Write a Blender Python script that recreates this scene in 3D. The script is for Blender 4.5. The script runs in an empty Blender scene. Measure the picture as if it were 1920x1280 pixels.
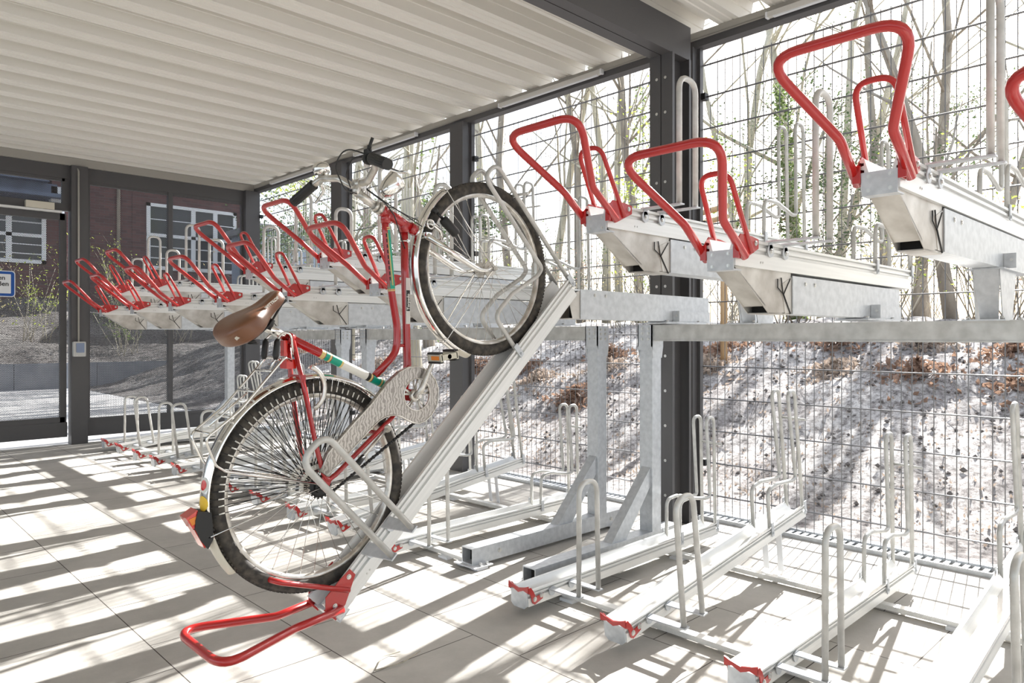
import bpy, math, random
from mathutils import Vector, Matrix
SC = bpy.context.scene
COL = SC.collection
PI = math.pi
R = math.radians

# ------------------------------------------------------------------ camera
EYE = 1.13
YAW = R(44.09)
cam_d = bpy.data.cameras.new('camera'); cam = bpy.data.objects.new('camera', cam_d); COL.objects.link(cam)
cam.location = (0, 0, EYE); cam.rotation_euler = (PI/2, 0, -YAW)
cam_d.sensor_width = 36; cam_d.lens = 1351.5/1920*36; cam_d.shift_y = -8/1920
cam_d.clip_start = .05; cam_d.clip_end = 400
SC.camera = cam
# ------------------------------------------------------------------ light
SUN_AZ, SUN_EL = R(11.5), R(31)
sdir = Vector((math.cos(SUN_AZ)*math.cos(SUN_EL), math.sin(SUN_AZ)*math.cos(SUN_EL), math.sin(SUN_EL)))
w = bpy.data.worlds.new('sky'); SC.world = w; w.use_nodes = True
nt = w.node_tree; bg = nt.nodes['Background']
sky = nt.nodes.new('ShaderNodeTexSky'); sky.sky_type = 'NISHITA'; sky.sun_disc = False
sky.sun_elevation = SUN_EL; sky.sun_rotation = PI/2 - SUN_AZ; sky.air_density = 1.0; sky.dust_density = 3.0; sky.ozone_density = 1.0
mixs = nt.nodes.new('ShaderNodeMixRGB'); mixs.inputs[0].default_value = .55; mixs.inputs[2].default_value = (4.6, 4.9, 5.3, 1)
nt.links.new(sky.outputs[0], mixs.inputs[1]); nt.links.new(mixs.outputs[0], bg.inputs[0]); bg.inputs[1].default_value = .20
sl = bpy.data.lights.new('sun', 'SUN'); sl.energy = 12.0; sl.angle = R(.55); sl.color = (1, .98, .95)
so = bpy.data.objects.new('sun', sl); COL.objects.link(so); so.rotation_euler = sdir.to_track_quat('Z', 'Y').to_euler(); so.location = (9, 3, 7)
SC.view_settings.view_transform = 'Standard'; SC.view_settings.look = 'None'
SC.view_settings.exposure = .95; SC.view_settings.gamma = 1; SC.view_settings.use_curve_mapping = False

# ------------------------------------------------------------------ materials
def hexc(s):
    v = [int(s[i:i+2], 16)/255 for i in (0, 2, 4)]
    return tuple((c/12.92 if c <= .04045 else ((c+.055)/1.055)**2.4) for c in v)+(1,)
def mat(name, col, rough=.5, metal=0., coat=0., spec=.5):
    m = bpy.data.materials.new(name); m.use_nodes = True; b = m.node_tree.nodes['Principled BSDF']
    b.inputs['Base Color'].default_value = col if len(col) == 4 else tuple(col)+(1,)
    b.inputs['Roughness'].default_value = rough; b.inputs['Metallic'].default_value = metal
    b.inputs['Coat Weight'].default_value = coat; b.inputs['Specular IOR Level'].default_value = spec
    return m
def noisy(m, scale, c1, c2, lo=.35, hi=.65, bump=0., bscale=None, detail=4., kind='noise', stretch=(1, 1, 1), coord='Object'):
    t = m.node_tree; b = t.nodes['Principled BSDF']
    tc = t.nodes.new('ShaderNodeTexCoord'); mp = t.nodes.new('ShaderNodeMapping'); mp.inputs['Scale'].default_value = stretch
    t.links.new(tc.outputs[coord], mp.inputs[0])
    if kind == 'noise':
        n = t.nodes.new('ShaderNodeTexNoise'); n.inputs['Detail'].default_value = detail; o = n.outputs[0]
    else:
        n = t.nodes.new('ShaderNodeTexVoronoi'); o = n.outputs['Color']
    n.inputs['Scale'].default_value = scale; t.links.new(mp.outputs[0], n.inputs['Vector'])
    r = t.nodes.new('ShaderNodeValToRGB'); r.color_ramp.elements[0].position = lo; r.color_ramp.elements[1].position = hi
    r.color_ramp.elements[0].color = tuple(c1[:3])+(1,); r.color_ramp.elements[1].color = tuple(c2[:3])+(1,)
    t.links.new(o, r.inputs[0]); t.links.new(r.outputs[0], b.inputs['Base Color'])
    if bump:
        n2 = t.nodes.new('ShaderNodeTexNoise'); n2.inputs['Scale'].default_value = bscale or scale*3; n2.inputs['Detail'].default_value = 5
        t.links.new(tc.outputs[coord], n2.inputs['Vector'])
        bp = t.nodes.new('ShaderNodeBump'); bp.inputs['Strength'].default_value = bump; bp.inputs['Distance'].default_value = .01
        t.links.new(n2.outputs[0], bp.inputs['Height']); t.links.new(bp.outputs[0], b.inputs['Normal'])
    return m
M = {}
M['galv'] = noisy(mat('galvanized_steel', (.5, .52, .54), .45, .4), 38, (.50, .52, .54), (.60, .62, .64), .35, .65, detail=6)
M['galvtube'] = noisy(mat('galvanized_tube', (.6, .6, .58), .42, .35), 18, (.43, .425, .40), (.60, .595, .57), .3, .7)
M['alu'] = noisy(mat('anodised_aluminium', (.74, .74, .72), .38, .35), 3, (.70, .70, .68), (.78, .78, .76), .3, .7, stretch=(1, 30, 30))
M['zincwarm'] = noisy(mat('stained_zinc_plate', (.5, .48, .44), .45, .5), 9, (.36, .33, .29), (.66, .64, .60), .3, .7)
M['bolt'] = mat('bolt_steel', (.62, .62, .6), .3, .85)
M['red'] = mat('red_powder_coat', (.43, .014, .013), .28, 0, .45)
M['redbike'] = mat('red_bicycle_paint', (.37, .007, .009), .22, 0, .8)
M['dark'] = mat('anthracite_paint', (.078, .075, .076), .5, 0, 0, .5)
M['black'] = mat('black_plastic', (.012, .012, .012), .5)
M['blackhole'] = mat('dark_interior', (.02, .018, .016), .8)  # near-black fill standing for the shade inside hollow parts
M['rubber'] = noisy(mat('tyre_rubber', (.03, .03, .03), .75), 40, (.026, .023, .020), (.085, .072, .056), .4, .7)
M['chrome'] = mat('chrome', (.78, .77, .74), .10, 1.)
M['steelwire'] = mat('spoke_steel', (.62, .6, .56), .25, .9)
M['aluold'] = noisy(mat('worn_aluminium', (.6, .58, .54), .30, .8), 30, (.46, .43, .38), (.70, .68, .64), .35, .65)
M['cream'] = mat('cream_plastic', (.62, .58, .48), .4)
M['ivory'] = mat('ivory_plastic', (.55, .52, .42), .5)
M['leather'] = noisy(mat('brown_saddle_leather', (.16, .06, .025), .40, 0, .12), 9, (.13, .047, .019), (.185, .075, .032), .3, .7, bump=.08, bscale=300)
M['orange'] = mat('orange_reflector', (.75, .22, .02), .3)
M['redlens'] = mat('red_lens', (.62, .02, .01), .15, 0, .8)
M['green'] = mat('green_decal', (.0, .30, .19), .3)
M['gold'] = mat('gold_decal', (.62, .48, .18), .35)
M['whitedec'] = mat('white_decal', (.72, .70, .64), .35)
M['yellow'] = mat('yellow_sticker', (.85, .55, .05), .4)
M['wood'] = noisy(mat('stake_wood', (.5, .33, .18), .8), 6, (.42, .27, .14), (.56, .39, .22), .3, .7, stretch=(8, 8, .6))
M['ledcase'] = mat('light_strip_housing', (.58, .56, .52), .5)
M['roof'] = mat('cream_coated_sheet', (.72, .695, .635), .55)
M['trimbeige'] = mat('beige_trim', (.36, .34, .30), .5)
M['blue'] = mat('sign_blue', (.0, .07, .33), .4)
M['white'] = mat('white_enamel', (.72, .73, .75), .45)
M['windowwhite'] = mat('white_window_paint', (.88, .89, .92), .4)
M['textblack'] = mat('sign_text', (.03, .03, .03), .6)
M['boxgrey'] = mat('socket_box_grey', (.50, .50, .48), .5)
M['boxblue'] = mat('socket_box_lid', (.18, .23, .34), .2, 0, .6)
M['concrete'] = noisy(mat('grey_concrete', (.28, .28, .29), .85), 3, (.22, .23, .25), (.33, .33, .34), .3, .7)
M['windowglass'] = mat('window_glass', (.03, .035, .04), .08, 0, .5)
M['bluemetal'] = noisy(mat('blue_grey_roof_metal', (.10, .13, .19), .5), 2, (.08, .10, .16), (.15, .19, .27), .3, .7)
M['bark'] = noisy(mat('pale_bark', (.40, .37, .29), .9), 5, (.30, .275, .20), (.50, .47, .38), .3, .7, stretch=(1, 1, .25), bump=.5, bscale=30)
M['barkdark'] = noisy(mat('brown_bark', (.26, .23, .19), .9), 6, (.18, .155, .125), (.37, .33, .27), .3, .7, stretch=(1, 1, .3), bump=.5, bscale=30)
M['twig'] = mat('twig_brown', (.20, .165, .12), .9)
M['twigpale'] = mat('twig_pale', (.42, .38, .30), .9)
def leafm(name, col, tr=.4):
    m = mat(name, col, .6); t = m.node_tree; b = t.nodes['Principled BSDF']; o = t.nodes['Material Output']
    tl = t.nodes.new('ShaderNodeBsdfTranslucent'); tl.inputs[0].default_value = tuple(min(1, c*1.5) for c in col[:3])+(1,)
    mx = t.nodes.new('ShaderNodeMixShader'); mx.inputs[0].default_value = tr
    t.links.new(b.outputs[0], mx.inputs[1]); t.links.new(tl.outputs[0], mx.inputs[2]); t.links.new(mx.outputs[0], o.inputs[0])
    return m
M['ivy'] = leafm('ivy_leaves', (.10, .14, .045)); M['evergreen'] = leafm('evergreen_leaves', (.055, .085, .035), .3)
M['lime'] = leafm('lime_leaves', (.27, .33, .06)); M['beech'] = leafm('dry_brown_leaves', (.235, .15, .105), .3)
M['litter'] = leafm('leaf_litter', (.36, .29, .235), .2); M['drygrass'] = leafm('dry_grass', (.36, .31, .16), .3)

def soil(k=1., nm='earth_bank_soil'):
    m = mat(nm, (.3, .27, .25), .95); t = m.node_tree; b = t.nodes['Principled BSDF']
    tc = t.nodes.new('ShaderNodeTexCoord')
    n1 = t.nodes.new('ShaderNodeTexNoise'); n1.inputs['Scale'].default_value = 16; n1.inputs['Detail'].default_value = 8; n1.inputs['Roughness'].default_value = .75
    n2 = t.nodes.new('ShaderNodeTexNoise'); n2.inputs['Scale'].default_value = 1.1; n2.inputs['Detail'].default_value = 3
    t.links.new(tc.outputs['Object'], n1.inputs['Vector']); t.links.new(tc.outputs['Object'], n2.inputs['Vector'])
    r1 = t.nodes.new('ShaderNodeValToRGB'); e = r1.color_ramp.elements
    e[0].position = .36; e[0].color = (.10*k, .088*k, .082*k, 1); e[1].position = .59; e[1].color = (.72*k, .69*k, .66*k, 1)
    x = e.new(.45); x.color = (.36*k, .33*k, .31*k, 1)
    t.links.new(n1.outputs[0], r1.inputs[0])
    r2 = t.nodes.new('ShaderNodeValToRGB'); e = r2.color_ramp.elements
    e[0].position = .40; e[0].color = (.62, .60, .60, 1); e[1].position = .62; e[1].color = (1, 1, 1, 1)
    t.links.new(n2.outputs[0], r2.inputs[0])
    mx = t.nodes.new('ShaderNodeMixRGB'); mx.blend_type = 'MULTIPLY'; mx.inputs[0].default_value = 1
    t.links.new(r1.outputs[0], mx.inputs[1]); t.links.new(r2.outputs[0], mx.inputs[2]); t.links.new(mx.outputs[0], b.inputs['Base Color'])
    bp = t.nodes.new('ShaderNodeBump'); bp.inputs['Strength'].default_value = .9; bp.inputs['Distance'].default_value = .04
    t.links.new(n1.outputs[0], bp.inputs['Height']); t.links.new(bp.outputs[0], b.inputs['Normal'])
    return m
M['soil'] = soil(); M['mulch'] = soil(.36, 'tree_shaded_mulch')  # mulch tone is the soil darkened, with tree shade put into the colour
def paving():
    m = mat('concrete_slabs', (.45, .42, .38), .85); t = m.node_tree; b = t.nodes['Principled BSDF']
    tc = t.nodes.new('ShaderNodeTexCoord'); sp = t.nodes.new('ShaderNodeSeparateXYZ'); cb = t.nodes.new('ShaderNodeCombineXYZ')
    t.links.new(tc.outputs['Object'], sp.inputs[0])
    ax = t.nodes.new('ShaderNodeMath'); ax.operation = 'ADD'; ax.inputs[1].default_value = -2.07+5.0
    ay = t.nodes.new('ShaderNodeMath'); ay.operation = 'ADD'; ay.inputs[1].default_value = -.885+.4575*20
    t.links.new(sp.outputs[1], ax.inputs[0]); t.links.new(sp.outputs[0], ay.inputs[0])
    t.links.new(ax.outputs[0], cb.inputs[0]); t.links.new(ay.outputs[0], cb.inputs[1])
    br = t.nodes.new('ShaderNodeTexBrick'); br.offset = .5; br.offset_frequency = 2; br.inputs['Scale'].default_value = 1
    br.inputs['Brick Width'].default_value = .5; br.inputs['Row Height'].default_value = .4575; br.inputs['Mortar Size'].default_value = .0022
    br.inputs['Mortar Smooth'].default_value = .25; br.inputs['Bias'].default_value = 0
    br.inputs['Color1'].default_value = (.485, .468, .44, 1); br.inputs['Color2'].default_value = (.445, .43, .405, 1); br.inputs['Mortar'].default_value = (.06, .05, .042, 1)
    t.links.new(cb.outputs[0], br.inputs['Vector'])
    n = t.nodes.new('ShaderNodeTexNoise'); n.inputs['Scale'].default_value = 3.2; n.inputs['Detail'].default_value = 9; n.inputs['Roughness'].default_value = .7
    t.links.new(tc.outputs['Object'], n.inputs['Vector'])
    r = t.nodes.new('ShaderNodeValToRGB'); r.color_ramp.elements[0].position = .3; r.color_ramp.elements[0].color = (.82, .81, .79, 1)
    r.color_ramp.elements[1].position = .7; r.color_ramp.elements[1].color = (1.08, 1.07, 1.05, 1); t.links.new(n.outputs[0], r.inputs[0])
    mx = t.nodes.new('ShaderNodeMixRGB'); mx.blend_type = 'MULTIPLY'; mx.inputs[0].default_value = 1
    t.links.new(br.outputs[0], mx.inputs[1]); t.links.new(r.outputs[0], mx.inputs[2]); t.links.new(mx.outputs[0], b.inputs['Base Color'])
    bp = t.nodes.new('ShaderNodeBump'); bp.inputs['Strength'].default_value = .15; bp.inputs['Distance'].default_value = .004
    n3 = t.nodes.new('ShaderNodeTexNoise'); n3.inputs['Scale'].default_value = 90; t.links.new(tc.outputs['Object'], n3.inputs['Vector'])
    t.links.new(n3.outputs[0], bp.inputs['Height']); t.links.new(bp.outputs[0], b.inputs['Normal'])
    return m
M['paving'] = paving()
M['asphaltpav'] = noisy(mat('light_pavers', (.36, .35, .34), .9), 2.5, (.40, .40, .40), (.52, .51, .49), .3, .7, bump=.1)
def brick():
    m = mat('dark_red_brick', (.16, .07, .055), .9); t = m.node_tree; b = t.nodes['Principled BSDF']
    tc = t.nodes.new('ShaderNodeTexCoord'); sp = t.nodes.new('ShaderNodeSeparateXYZ'); cb = t.nodes.new('ShaderNodeCombineXYZ')
    t.links.new(tc.outputs['Object'], sp.inputs[0]); t.links.new(sp.outputs[0], cb.inputs[0]); t.links.new(sp.outputs[2], cb.inputs[1])
    br = t.nodes.new('ShaderNodeTexBrick'); br.inputs['Scale'].default_value = 1; br.inputs['Brick Width'].default_value = .25; br.inputs['Row Height'].default_value = .077
    br.inputs['Mortar Size'].default_value = .006
    br.inputs['Color1'].default_value = (.165, .078, .074, 1); br.inputs['Color2'].default_value = (.095, .05, .052, 1); br.inputs['Mortar'].default_value = (.13, .11, .11, 1)
    t.links.new(cb.outputs[0], br.inputs['Vector']); t.links.new(br.outputs[0], b.inputs['Base Color'])
    return m
M['brick'] = brick()
def perforated():
    """anthracite sheet with a triangular pattern of punched round holes"""
    m = mat('perforated_sheet', (.058, .056, .058), .5); t = m.node_tree; b = t.nodes['Principled BSDF']; o = t.nodes['Material Output']
    N = t.nodes.new; L = t.links.new
    tc = N('ShaderNodeTexCoord'); sp = N('ShaderNodeSeparateXYZ'); L(tc.outputs['Object'], sp.inputs[0])
    px, py = .0135, .0135*math.sqrt(3)
    def cell(off):
        outs = []
        for ax, p in ((0, px), (2, py)):
            a = N('ShaderNodeMath'); a.operation = 'DIVIDE'; a.inputs[1].default_value = p; L(sp.outputs[ax], a.inputs[0])
            c = N('ShaderNodeMath'); c.operation = 'ADD'; c.inputs[1].default_value = 2000+off; L(a.outputs[0], c.inputs[0])
            f = N('ShaderNodeMath'); f.operation = 'FRACT'; L(c.outputs[0], f.inputs[0])
            s = N('ShaderNodeMath'); s.operation = 'SUBTRACT'; s.inputs[1].default_value = .5; L(f.outputs[0], s.inputs[0])
            q = N('ShaderNodeMath'); q.operation = 'MULTIPLY'; q.inputs[1].default_value = p; L(s.outputs[0], q.inputs[0])
            z = N('ShaderNodeMath'); z.operation = 'MULTIPLY'; L(q.outputs[0], z.inputs[0]); L(q.outputs[0], z.inputs[1]); outs.append(z)
        d = N('ShaderNodeMath'); d.operation = 'ADD'; L(outs[0].outputs[0], d.inputs[0]); L(outs[1].outputs[0], d.inputs[1])
        k = N('ShaderNodeMath'); k.operation = 'LESS_THAN'; k.inputs[1].default_value = .0048**2; L(d.outputs[0], k.inputs[0])
        return k
    a, c = cell(0.), cell(.5)
    mxm = N('ShaderNodeMath'); mxm.operation = 'MAXIMUM'; L(a.outputs[0], mxm.inputs[0]); L(c.outputs[0], mxm.inputs[1])
    tr = N('ShaderNodeBsdfTransparent'); mx = N('ShaderNodeMixShader')
    L(mxm.outputs[0], mx.inputs[0]); L(b.outputs[0], mx.inputs[1]); L(tr.outputs[0], mx.inputs[2]); L(mx.outputs[0], o.inputs[0])
    return m
M['perf'] = perforated()
def engraved():
    m = mat('engraved_chain_guard', (.6, .57, .52), .28, .75); t = m.node_tree; b = t.nodes['Principled BSDF']
    tc = t.nodes.new('ShaderNodeTexCoord'); n = t.nodes.new('ShaderNodeTexWave'); n.wave_type = 'BANDS'; n.inputs['Scale'].default_value = 26
    n.inputs['Distortion'].default_value = 9; n.inputs['Detail'].default_value = 2; n.inputs['Detail Scale'].default_value = 1.6
    t.links.new(tc.outputs['Object'], n.inputs['Vector'])
    r = t.nodes.new('ShaderNodeValToRGB'); r.color_ramp.elements[0].color = (.28, .26, .24, 1); r.color_ramp.elements[1].color = (.47, .445, .41, 1)
    r.color_ramp.elements[0].position = .2; r.color_ramp.elements[1].position = .6
    t.links.new(n.outputs[0], r.inputs[0]); t.links.new(r.outputs[0], b.inputs['Base Color'])
    return m
M['engraved'] = engraved()

# ------------------------------------------------------------------ mesh builder
def fillet(pts, rad, n=5, closed=False):
    P = [Vector(p) for p in pts]; out = []
    rng = range(len(P))
    for i in rng:
        if not closed and i in (0, len(P)-1): out.append(P[i]); continue
        a, b, c = P[i-1], P[i], P[(i+1) % len(P)]
        u, v = (a-b), (c-b); lu, lv = u.length, v.length
        if lu < 1e-6 or lv < 1e-6: out.append(b); continue
        u /= lu; v /= lv; ang = u.angle(v)
        if ang > PI-.03: out.append(b); continue
        rr = rad[i] if isinstance(rad, (list, tuple)) else rad
        d = min(rr/math.tan(ang/2), lu*.48, lv*.48)
        p0, p1 = b+u*d, b+v*d
        for k in range(n+1):
            s = k/n; out.append(p0*(1-s)**2+b*2*s*(1-s)+p1*s*s)
    return out
class MB:
    def __init__(s): s.v = []; s.f = []; s.smooth = []
    def add(s, vs, fs, sm=False):
        o = len(s.v); s.v += [tuple(v) for v in vs]; s.f += [[i+o for i in f] for f in fs]; s.smooth += [sm]*len(fs); return s
    def box(s, a, b, mtx=None):
        x0, y0, z0 = a; x1, y1, z1 = b
        if x0 > x1: x0, x1 = x1, x0
        if y0 > y1: y0, y1 = y1, y0
        if z0 > z1: z0, z1 = z1, z0
        vs = [Vector(p) for p in ((x0, y0, z0), (x1, y0, z0), (x1, y1, z0), (x0, y1, z0), (x0, y0, z1), (x1, y0, z1), (x1, y1, z1), (x0, y1, z1))]
        if mtx: vs = [mtx @ v for v in vs]
        return s.add(vs, [(0, 3, 2, 1), (4, 5, 6, 7), (0, 1, 5, 4), (1, 2, 6, 5), (2, 3, 7, 6), (3, 0, 4, 7)])
    def prism(s, poly, y0, y1, axes='xz'):
        """extrude a 2D polygon; axes xz: along y, yz: along x, xy: along z"""
        n = len(poly)
        def mk(p, t): return {'xz': (p[0], t, p[1]), 'yz': (t, p[0], p[1]), 'xy': (p[0], p[1], t)}[axes]
        vs = [mk(p, y0) for p in poly]+[mk(p, y1) for p in poly]
        fs = [tuple(range(n)), tuple(range(2*n-1, n-1, -1))]+[(i, i+n, (i+1) % n+n, (i+1) % n) for i in range(n)]
        return s.add(vs, fs)
    def tube(s, pts, r, n=8, closed=False, cap=True, flat=1.0):
        P = [Vector(p) for p in pts]; Q = [P[0]]
        for p in P[1:]:
            if (p-Q[-1]).length > 1e-5: Q.append(p)
        P = Q; m = len(P)
        if m < 2: return s
        T = []
        for i in range(m):
            if closed: t = P[(i+1) % m]-P[i-1]
            else: t = P[min(i+1, m-1)]-P[max(i-1, 0)]
            T.append(t.normalized())
        up = Vector((0, 0, 1)) if abs(T[0].z) < .9 else Vector((0, 1, 0))
        nrm = (up-T[0]*up.dot(T[0])).normalized(); vs = []
        for i in range(m):
            nrm = nrm-T[i]*nrm.dot(T[i])
            nrm = nrm.normalized() if nrm.length > 1e-6 else T[i].orthogonal().normalized()
            bn = T[i].cross(nrm); rr = r[i*(len(r)-1)//max(1, m-1)] if isinstance(r, (list, tuple)) else r
            for k in range(n):
                a = 2*PI*k/n; vs.append(P[i]+nrm*math.cos(a)*rr+bn*math.sin(a)*rr*flat)
        fs = []
        for i in range(m if closed else m-1):
            j = (i+1) % m
            for k in range(n): fs.append((i*n+k, i*n+(k+1) % n, j*n+(k+1) % n, j*n+k))
        s.add(vs, fs, True)
        if cap and not closed:
            o = len(s.v)-len(vs); s.f += [[o+k for k in range(n-1, -1, -1)], [o+(m-1)*n+k for k in range(n)]]; s.smooth += [False, False]
        return s
    def ring(s, c, R0, r, axis='y', n=48, k=8, prof=None):
        """torus or revolved profile [(radial, axial)] round an axis through c"""
        c = Vector(c); prof = prof or [(R0+r*math.cos(2*PI*i/k), r*math.sin(2*PI*i/k)) for i in range(k)]
        k = len(prof); vs = []
        for i in range(n):
            a = 2*PI*i/n
            for (q, t) in prof:
                vs.append(c+{'y': Vector((q*math.cos(a), t, q*math.sin(a))), 'x': Vector((t, q*math.cos(a), q*math.sin(a))), 'z': Vector((q*math.cos(a), q*math.sin(a), t))}[axis])
        fs = [(i*k+j, i*k+(j+1) % k, ((i+1) % n)*k+(j+1) % k, ((i+1) % n)*k+j) for i in range(n) for j in range(k)]
        return s.add(vs, fs, True)
    def cyl(s, a, b, r, n=12, r2=None):
        return s.tube([a, b], [r, r if r2 is None else r2], n)
    def bolt(s, p, d=(0, -1, 0), r=.008, h=.006):
        p = Vector(p); d = Vector(d); s.cyl(p, p+d*h*.35, r*1.45, 12); return s.cyl(p, p+d*h, r, 6)
    def ell(s, c, rx, ry, rz, mtx=None, nu=16, nv=10):
        vs = []; c = Vector(c)
        for j in range(nv+1):
            ph = PI*j/nv
            for i in range(nu):
                th = 2*PI*i/nu; v = Vector((rx*math.sin(ph)*math.cos(th), ry*math.sin(ph)*math.sin(th), rz*math.cos(ph)))
                vs.append(c+(mtx @ v if mtx else v))
        fs = [(j*nu+i, j*nu+(i+1) % nu, (j+1)*nu+(i+1) % nu, (j+1)*nu+i) for j in range(nv) for i in range(nu)]
        return s.add(vs, fs, True)
    def loft(s, rings, cap=True, sm=True):
        n = len(rings[0]); vs = [p for r_ in rings for p in r_]
        fs = [(i*n+k, i*n+(k+1) % n, (i+1)*n+(k+1) % n, (i+1)*n+k) for i in range(len(rings)-1) for k in range(n)]
        if cap: fs += [tuple(range(n-1, -1, -1)), tuple((len(rings)-1)*n+k for k in range(n))]
        return s.add(vs, fs, sm)
    def build(s, name, m, parent=None, loc=None):
        me = bpy.data.meshes.new(name); me.from_pydata(s.v, [], s.f); me.update()
        me.polygons.foreach_set('use_smooth', s.smooth)
        me.materials.append(M[m] if isinstance(m, str) else m)
        import bmesh
        bm = bmesh.new(); bm.from_mesh(me); bmesh.ops.recalc_face_normals(bm, faces=bm.faces); bm.to_mesh(me); bm.free()
        o = bpy.data.objects.new(name, me); COL.objects.link(o)
        if parent: o.parent = parent
        if loc: o.location = loc
        return o
def each(name, m, parent, n, fn):
    for i in range(n):
        b = MB(); fn(b, i); b.build(name, m, parent)
def tag(o, label=None, cat=None, group=None, kind=None):
    if label: o['label'] = label
    if cat: o['category'] = cat
    if group: o['group'] = group
    if kind: o['kind'] = kind
    return o
def empty(name, loc=(0, 0, 0), rot=(0, 0, 0), label=None, cat=None, group=None):
    o = bpy.data.objects.new(name, None); COL.objects.link(o); o.location = loc; o.rotation_euler = rot; o.empty_display_size = .1
    return tag(o, label, cat, group)
def struct(name, mb, m, parent=None):
    o = mb.build(name, m, parent); o['kind'] = 'structure'; return o
KIDS = {}
def kids(o): return [c for c in bpy.data.objects if c.parent == o]
def copy_tree(o, loc, rot, label, group=None):
    c = o.copy(); COL.objects.link(c); c.location = loc; c.rotation_euler = rot; c['label'] = label
    if group: c['group'] = group
    for ch in kids(o):
        d = ch.copy(); COL.objects.link(d); d.parent = c
        for g in kids(ch):
            e = g.copy(); COL.objects.link(e); e.parent = d
    return c
# ------------------------------------------------------------------ the ground
FX = 4.02                                     # plane of the mesh fence
WY = 8.75                                     # plane of the perforated end wall
struct('floor', MB().box((-6, -6, -.12), (4.22, WY+.02, 0)), 'paving')
struct('pavement_outside', MB().box((-9, WY+.02, -.14), (4.35, 18.35, -.005)), 'asphaltpav')
g = MB()
XS = [4.22, 4.4, 4.7, 5.0, 5.4, 5.8, 6.3, 6.9, 7.5, 8.2, 9, 10, 12, 15, 20, 30, 60]
ZS = [0, .01, .04, .10, .22, .36, .54, .74, .93, 1.10, 1.22, 1.32, 1.40, 1.45, 1.5, 1.6, 1.8]
def bank_z(x, y):
    if x <= XS[0]: z = 0
    else:
        i = max(k for k in range(len(XS)) if XS[k] <= x); i = min(i, len(XS)-2)
        z = ZS[i]+(ZS[i+1]-ZS[i])*(x-XS[i])/(XS[i+1]-XS[i])
    if x > 4.4:
        z += min(1, (x-4.4)/1.5)*(.035*math.sin(x*3.1+y*2.3)+.03*math.sin(y*4.7-x*1.3)+.02*math.sin(y*9.1+x*7.7))
    return z
rb = random.Random(5)
xs = [4.22]
while xs[-1] < 9: xs.append(xs[-1]+.09)
while xs[-1] < 60: xs.append(xs[-1]*1.09)
ys = [-14, -10, -7, -5, -3.5, -2.5]
while ys[-1] < 19: ys.append(ys[-1]+.12)
ys += [22, 26, 32, 40, 60]
vs = [(x, y, bank_z(x, y)+(rb.uniform(-.014, .018) if x > 4.5 and x < 10 else 0)) for x in xs for y in ys]
ny = len(ys)
g.add(vs, [(i*ny+j, (i+1)*ny+j, (i+1)*ny+j+1, i*ny+j+1) for i in range(len(xs)-1) for j in range(ny-1)], True)
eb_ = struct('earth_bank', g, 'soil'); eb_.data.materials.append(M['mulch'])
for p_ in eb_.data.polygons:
    if p_.center.y > 11.6+.25*math.sin(p_.center.x*7): p_.material_index = 1  # far bank faces carry tree shade in their darker soil colour
# raised bank behind the retaining wall beyond the end wall
g = MB(); xs2 = [-14+i*.6 for i in range(48)]; ys2 = [18.42+i*.35 for i in range(18)]
def bank2(x, y): return .50+(y-18.4)*.30+.07*math.sin(x*2.1+y)+.05*math.sin(y*3.3-x*1.7)
vs = [(x, y, bank2(x, y)) for x in xs2 for y in ys2]; n2 = len(ys2)
g.add(vs, [(i*n2+j, (i+1)*n2+j, (i+1)*n2+j+1, i*n2+j+1) for i in range(len(xs2)-1) for j in range(n2-1)], True)
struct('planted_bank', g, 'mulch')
# slotted drain along the foot of the fence
d = MB(); d.box((3.965, -1.0, .0), (3.975, WY-.05, .022)); d.box((4.085, -1.0, .0), (4.095, WY-.05, .022))
y = -1.0
while y < WY-.1:
    d.box((3.975, y, .006), (4.085, y+.022, .012)); y += .042
dr = d.build('slotted_drain', 'galv'); tag(dr, 'long slotted metal drain channel set in the paving at the fence foot', 'drain')

# ------------------------------------------------------------------ the shelter
def channel_col():
    """column of two back-to-back channels: front flanges with a slit, web, rear flanges"""
    m = MB(); x0, x1, y0, y1 = 3.60, 3.80, 2.37, 2.53; c = (y0+y1)/2; t = .008; z1 = 2.80
    for a, b in ((y0, c-.003), (c+.003, y1)):
        m.box((x0, a, 0), (x0+t, b, z1)); m.box((x1-t, a, 0), (x1, b, z1))
    m.box((x0+t, c-.009, 0), (x1-t, c-.003, z1)); m.box((x0+t, c+.003, 0), (x1-t, c+.009, z1))
    m.box((x0+t, y0, 0), (x0+.022, y0+.006, z1)); m.box((x1-.022, y0, 0), (x1-t, y0+.006, z1))
    return m
colm = struct('main_column', channel_col(), 'dark')
b = MB()
for i in range(13):
    z = .2+i*.205
    for yy in (2.42, 2.48): b.bolt((3.60, yy, z), (-1, 0, 0), .006, .004)
b.build('bolt_heads', 'bolt', colm)
raf = struct('roof_rafter', MB().box((-6, 2.38, 2.80), (3.81, 2.449, 3.0)).box((-6, 2.457, 2.80), (3.81, 2.53, 3.0)).box((-6, 2.449, 2.804), (3.81, 2.457, 3.0)), 'dark')
# fence posts
for (y0, y1, x0) in ((2.44, 2.54, 3.93), (4.62, 4.79, 3.90), (6.55, 6.76, 3.90)):
    p = struct('fence_post', MB().box((x0, y0, 0), (FX-.04, y1, 2.94)).box((FX-.04, y0-.022, 0), (FX-.005, y0+.02, 2.94)), 'dark')
p = struct('corner_post', MB().box((3.82, WY-.10, 0), (FX-.02, WY+.05, 2.94)), 'dark')
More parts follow.
